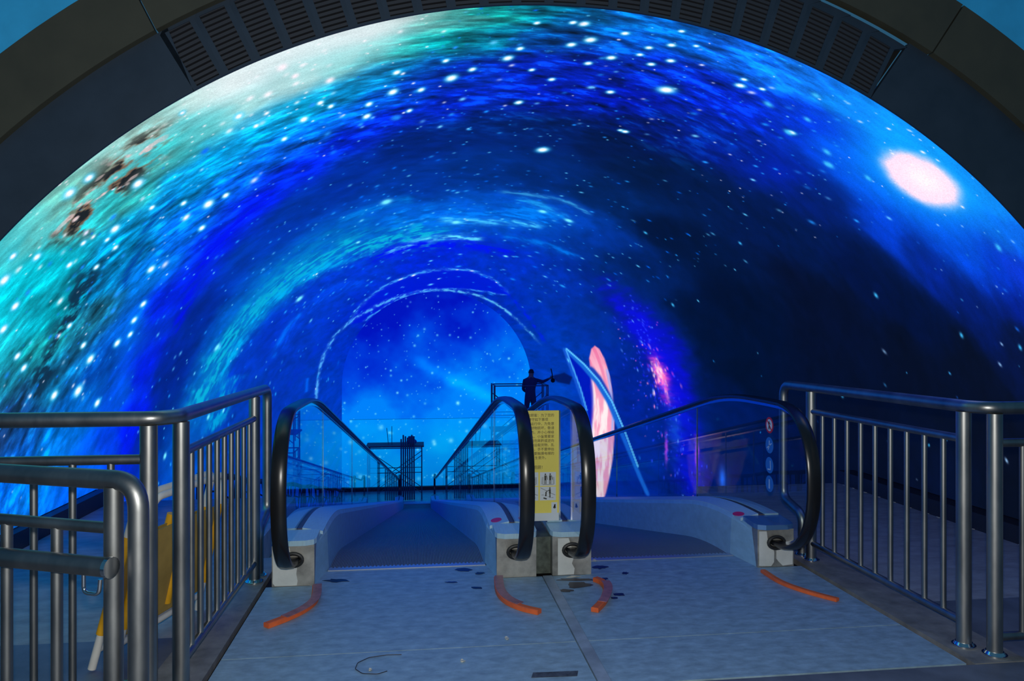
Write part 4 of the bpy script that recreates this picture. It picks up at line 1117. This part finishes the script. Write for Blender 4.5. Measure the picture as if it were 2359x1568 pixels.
# litter
def scrap(px, py, w, h, seed, label):
    g = random.Random(seed); p = on_z(px, py, 0); pts = [(p.x + w * math.cos(a) * (0.6 + 0.5 * g.random()), p.y + h * math.sin(a) * (0.6 + 0.5 * g.random())) for a in np.linspace(0, 2 * PI, 7, endpoint=False)]
    b = MB().prism(pts, 2, 0.001, 0.003); b.v = [(x, y, z + (0.004 if i % 3 == 0 else 0)) for i, (x, y, z) in enumerate(b.v)]
    tag(obj('paper_scrap', b, PAPER), label, 'scrap', 'paper scraps on the plates')
scrap(1168, 1471, 0.013, 0.02, 1, 'small pale paper scrap near the middle of the left landing plate')
scrap(1066, 1523, 0.012, 0.016, 2, 'small pale paper scrap nearest the front of the left landing plate')
scrap(853, 1543, 0.011, 0.012, 3, 'tiny scrap lying inside the loop of dark wire')
scrap(1372, 1291, 0.022, 0.02, 4, 'white crumpled scrap beside the right middle newel')
scrap(1322, 1329, 0.05, 0.012, 5, 'torn white strip at the foot of the right middle newel')
wp = [(925, 1507), (890, 1508), (850, 1514), (824, 1526), (818, 1540), (835, 1551), (870, 1552), (892, 1545)]
tag(obj('wire_loop', MB().tube(fillet([on_z(x, y, 0.004) for x, y in wp], 0.03, 4), 0.0018, 6), mat('dark_wire', (0.03, 0.03, 0.03), 0.5), None, True), 'thin dark wire curled on the left landing plate', 'wire')
q = [on_z(x, y, 0) for x, y in ((1224, 1561), (1330, 1557), (1332, 1545), (1228, 1549))]
tag(obj('worn_label', MB().prism([(p.x, p.y) for p in q], 2, 0.0004, 0.0014), mat('worn_label_grey', (0.07, 0.08, 0.10), 0.6, 0, 0.6, 40)), 'worn dark rectangular label on the front of the left landing plate', 'label')

# =================================================================== SCAFFOLDS AND THE WORKER
def scaffold(x0, x1, y0, y1, zb, lifts, lift_h, label, boards, extra=None):
    t = thing('scaffold', label, 'scaffold', ((x0 + x1) / 2, (y0 + y1) / 2, zb))
    r = 0.021
    for L in range(lifts):
        z0 = zb + L * lift_h; z1 = z0 + lift_h
        for x in (x0, x1):
            b = MB()
            for y in (y0, y1): b.tube([(x, y, z0 + 0.005), (x, y, z1)], r, 8)
            b.tube([(x, y0, z1 - 0.02), (x, y1, z1 - 0.02)], r, 8)
            b.tube([(x, y0, z0 + lift_h * 0.5), (x, y1, z0 + lift_h * 0.5)], r * 0.8, 8)
            for y in (y0 + (y1 - y0) * 0.25, y0 + (y1 - y0) * 0.75): b.tube([(x, y, z0 + 0.3), (x, y, z1 - 0.02)], r * 0.7, 8)
            obj('end_frame', b, SCAF, t, True)
        for y in (y0, y1):
            obj('brace', MB().tube([(x0, y, z0 + 0.25), (x1, y, z1 - 0.3)], 0.013, 8), SCAF, t, True)
            obj('brace', MB().tube([(x1, y, z0 + 0.25), (x0, y, z1 - 0.3)], 0.013, 8), SCAF, t, True)
            obj('ledger', MB().tube([(x0, y, z1 - 0.03), (x1, y, z1 - 0.03)], 0.018, 8), SCAF, t, True)
            obj('ledger', MB().tube([(x0, y, z0 + lift_h * 0.52), (x1, y, z0 + lift_h * 0.52)], 0.014, 8), SCAF, t, True)
    for zb_ in boards:
        n = 3
        for k in range(n):
            ya = y0 + (y1 - y0) * k / n + 0.01; yb = y0 + (y1 - y0) * (k + 1) / n - 0.01
            obj('board', MB().box(x0 - 0.08, x1 + 0.08, ya, yb, zb_, zb_ + 0.05), WOOD, t)
    return t
zs = -1.47                                      # boards under the worker
sz = hz(23.6) - 0.02
scaffold(2.36, 4.05, 23.05, 24.15, sz, 2, (0.0 - sz) / 2, 'tall dark scaffold tower under the worker by the right screen', [zs])
scaffold(-1.88, 0.10, 27.7, 28.8, LOWZ - 0.02, 1, 1.95, 'low dark scaffold loaded with poles standing before the far screen', [LOWZ + 1.93])
# loose poles and a bag on the lower scaffold
for k in range(7):
    x = -0.66 + 0.078 * k; lean = -0.09
    tag(obj('loose_pole', MB().tube([(x + lean + 0.10, 27.55 + 0.012 * k, LOWZ - 0.0), (x, 27.64, LOWZ + 2.25 + 0.05 * ((k * 7) % 4))], 0.028, 8), SCAF, None, True), ('leftmost', 'second from left', 'third from left', 'middle', 'third from right', 'second from right', 'rightmost')[k] + ' of the dark poles leaning on the low scaffold', 'pole', 'poles leaning on the low scaffold')
for k, (x, h) in enumerate(((-1.15, 0.62), (-1.02, 0.68))):
    tag(obj('thin_rod', MB().tube([(x, 28.2, LOWZ + 1.985), (x - 0.06 * (k == 0), 28.2, LOWZ + 1.985 + h)], 0.011, 8), SCAF, None, True), ('leaning thin rod standing on the low scaffold boards', 'upright thin rod standing on the low scaffold boards')[k], 'rod')
t = thing('tool_bag', 'blue grey bag with a lid on top of the low scaffold', 'bag', (-0.28, 28.0, LOWZ + 1.985))
b = MB().ball((-0.28, 28.0, LOWZ + 2.10), 0.17, 14, 8, 1.15, 0.8, 0.68); b.v = [(x, y, max(z, LOWZ + 1.986)) for x, y, z in b.v]
obj('sack', b, mat('bag_cloth', (0.05, 0.12, 0.3), 0.9), t, True)
obj('lid', MB().cyl((-0.30, 28.0, LOWZ + 2.20), 0.12, 0.10, 14, 2, 0.11), mat('bag_lid', (0.06, 0.10, 0.2), 0.6), t, True)

def worker():
    """standing on the scaffold with his back to us, right arm reaching to the screen"""
    fx, fy, fz = 3.57, 23.6, zs + 0.05
    P = {}
    def j(n, x, y, z, r): P[n] = (Vector((fx + x * 1.1, fy + y * 1.1, fz + z * 1.1)), tuple(q * 1.13 for q in r))
    j('pelvis', 0, 0, 0.93, (0.16, 0.12)); j('belly', -0.005, -0.01, 1.08, (0.155, 0.11)); j('chest', 0.0, 0.0, 1.27, (0.175, 0.12)); j('upper', 0.01, 0.0, 1.40, (0.15, 0.10))
    j('neck', 0.02, 0.01, 1.49, (0.058, 0.058)); j('head0', 0.03, 0.03, 1.58, (0.072, 0.085)); j('head1', 0.03, 0.035, 1.66, (0.078, 0.092)); j('head2', 0.03, 0.03, 1.73, (0.05, 0.06))
    j('shr', 0.19, 0.02, 1.39, (0.065, 0.065)); j('elr', 0.40, 0.14, 1.34, (0.05, 0.05)); j('wrr', 0.60, 0.26, 1.42, (0.034, 0.034)); j('har', 0.66, 0.29, 1.45, (0.036, 0.022))
    j('shl', -0.17, 0.02, 1.38, (0.065, 0.065)); j('ell', -0.20, 0.10, 1.12, (0.05, 0.05)); j('wrl', -0.06, 0.26, 1.02, (0.034, 0.034)); j('hal', -0.01, 0.30, 1.02, (0.036, 0.022))
    for s, sd in ((1, 'r'), (-1, 'l')):
        j('hip' + sd, 0.09 * s, 0, 0.86, (0.098, 0.098)); j('knee' + sd, 0.11 * s, 0.02, 0.48, (0.066, 0.066)); j('ank' + sd, 0.115 * s, -0.02, 0.10, (0.045, 0.045)); j('heel' + sd, 0.115 * s, 0.0, 0.045, (0.042, 0.042)); j('toe' + sd, 0.13 * s, 0.15, 0.035, (0.04, 0.032))
    edges = [('pelvis', 'belly'), ('belly', 'chest'), ('chest', 'upper'), ('upper', 'neck'), ('neck', 'head0'), ('head0', 'head1'), ('head1', 'head2'), ('upper', 'shr'), ('shr', 'elr'), ('elr', 'wrr'), ('wrr', 'har'), ('upper', 'shl'), ('shl', 'ell'), ('ell', 'wrl'), ('wrl', 'hal')]
    for sd in 'rl': edges += [('pelvis', 'hip' + sd), ('hip' + sd, 'knee' + sd), ('knee' + sd, 'ank' + sd), ('ank' + sd, 'heel' + sd), ('heel' + sd, 'toe' + sd)]
    # five fingers on each hand
    for sd, d in (('r', Vector((0.75, 0.35, 0.25))), ('l', Vector((0.6, 0.75, 0.1)))):
        h = P['ha' + sd][0]; d = d.normalized(); up = Vector((0, 0, 1)); side = d.cross(up).normalized()
        for k in range(5):
            if k < 4:
                ln = (0.075, 0.085, 0.08, 0.062)[k]; o = up * (0.028 - 0.019 * k)
                a, b_, c = h + o + d * 0.02, h + o + d * (0.02 + ln * 0.55), h + o + d * (0.02 + ln * 0.9) + side * 0.022
            else: a, b_, c = h + up * 0.02 - side * 0.015, h + up * 0.045 + d * 0.02 - side * 0.03, h + up * 0.05 + d * 0.055 - side * 0.03
            for q, (p, r) in enumerate(((a, 0.010), (b_, 0.009), (c, 0.008))): P['f%s%d%d' % (sd, k, q)] = (p, (r, r))
            edges += [('ha' + sd, 'f%s%d0' % (sd, k)), ('f%s%d0' % (sd, k), 'f%s%d1' % (sd, k)), ('f%s%d1' % (sd, k), 'f%s%d2' % (sd, k))]
    names = list(P); me = bpy.data.meshes.new('person'); me.from_pydata([P[n][0] for n in names], [(names.index(a), names.index(b_)) for a, b_ in edges], [])
    o = bpy.data.objects.new('person_rig', me); sc.collection.objects.link(o)
    md = o.modifiers.new('skin', 'SKIN'); md.use_smooth_shade = True
    for i, n in enumerate(names):
        sv = me.skin_vertices[0].data[i]; sv.radius = P[n][1]; sv.use_root = (n == 'pelvis')
    o.modifiers.new('sub', 'SUBSURF').levels = 2
    dg = bpy.context.evaluated_depsgraph_get(); dg.update()
    bm_ = bpy.data.meshes.new_from_object(o.evaluated_get(dg)); bpy.data.objects.remove(o); bm_.name = 'body'
    bm_.materials.clear()
    for m in (CLOTH, SKIN, HAIR, BLACK): bm_.materials.append(m)
    wr, wl = P['wrr'][0], P['wrl'][0]
    for f in bm_.polygons:
        c = f.center; z = (c.z - fz) / 1.1
        if z > 1.47 and abs(c.x - fx - 0.03) < 0.15: f.material_index = 2 if (z > 1.60 and (c.y - fy) < 0.075) or z > 1.70 else 1
        elif (c - wr).length < 0.05 or c.x > wr.x: f.material_index = 1
        elif (c - wl).length < 0.05 or ((c - P['hal'][0]).length < 0.14): f.material_index = 1
        elif z < 0.085: f.material_index = 3
    for v in bm_.vertices: v.co.z = max(v.co.z, fz + 0.002)
    bm_.shade_smooth()
    t = thing('person', 'person in dark work clothes on the scaffold reaching to the screen with a tool', 'person', (fx, fy, fz))
    b = obj('body', bm_, None, t)
    # face and ears (turned away from us)
    hc = Vector((fx + 0.033, fy + 0.04, fz + 1.79))
    for s in (-1, 1):
        obj('ear', MB().ball(hc + Vector((0.083 * s, 0.0, 0.0)), 0.03, 10, 6, 0.4, 0.7, 1.0), SKIN, b, True)
        obj('eye', MB().ball(hc + Vector((0.032 * s, 0.088, 0.012)), 0.012, 8, 6), BLACK, b, True)
    obj('nose', MB().ball(hc + Vector((0, 0.10, -0.018)), 0.018, 8, 6, 0.8, 1.0, 1.5), SKIN, b, True)
    obj('mouth', MB().ball(hc + Vector((0, 0.088, -0.055)), 0.022, 8, 6, 1.2, 0.4, 0.3), RED, b, True)
    obj('collar', MB().tube([(fx + 0.02 + 0.068 * math.cos(a), fy + 0.01 + 0.072 * math.sin(a), fz + 1.62) for a in np.linspace(0, 2 * PI, 17)], 0.014, 8), CLOTH, b, True)
    h = P['har'][0]
    tl = thing('hand_tool', 'dark suction tool with upright handle held against the screen by the worker', 'tool', tuple(h + Vector((0.05, 0.03, -0.05))))
    hx = h + Vector((0.06, 0.02, 0))
    obj('handle', MB().tube(fillet([hx + Vector((0.0, 0, -0.02)), hx + Vector((-0.01, 0, 0.12)), hx + Vector((-0.05, -0.01, 0.30))], 0.05), 0.017, 10), BLACK, tl, True)
    obj('pad', MB().ball(hx + Vector((0.02, 0.03, -0.09)), 0.075, 14, 8, 1.0, 0.5, 1.0), BLACK, tl, True)
    return t
worker()

# =================================================================== ADDED NET on the left slope, standing in for a reflection in the glass
def net():
    x = -2.15; y0, y1 = 7.6, 21.0; n = 6
    t = thing('reflection_stand_in', 'added rail and net along the left slope standing in for a reflection in the glass', 'barrier', (x, y0, hz(y0)))
    H = 0.62
    obj('top_rail', MB().tube([(x, y, hz(y) + H + 0.015 * math.sin(3 * y)) for y in np.linspace(y0, y1, 40)], 0.035, 8), NET, t, True)
    for k in range(n + 1):
        y = y0 + (y1 - y0) * k / n; obj('post', MB().tube([(x, y, hz(y) - 0.01), (x, y, hz(y) + H)], 0.03, 8), NET, t, True)
    g = random.Random(5); b = MB(); step = 0.24
    P = {}
    ny, nz = int((y1 - y0) / step), 3
    for i in range(ny + 1):
        for k in range(nz + 1):
            y = y0 + i * step + g.uniform(-0.06, 0.06); P[i, k] = Vector((x + g.uniform(-0.02, 0.02), y, hz(y) + 0.02 + (H - 0.02) * k / nz + (g.uniform(-0.05, 0.05) if 0 < k < nz else 0)))
    for i in range(ny):
        for k in range(nz):
            if g.random() < 0.9: b.tube([P[i, k], P[i + 1, k]], 0.011, 5)
            if g.random() < 0.8: b.tube([P[i, k], P[i, k + 1]], 0.011, 5)
    o = obj('reflected_net', b, NET, t, True); o['kind'] = 'stuff'
net()
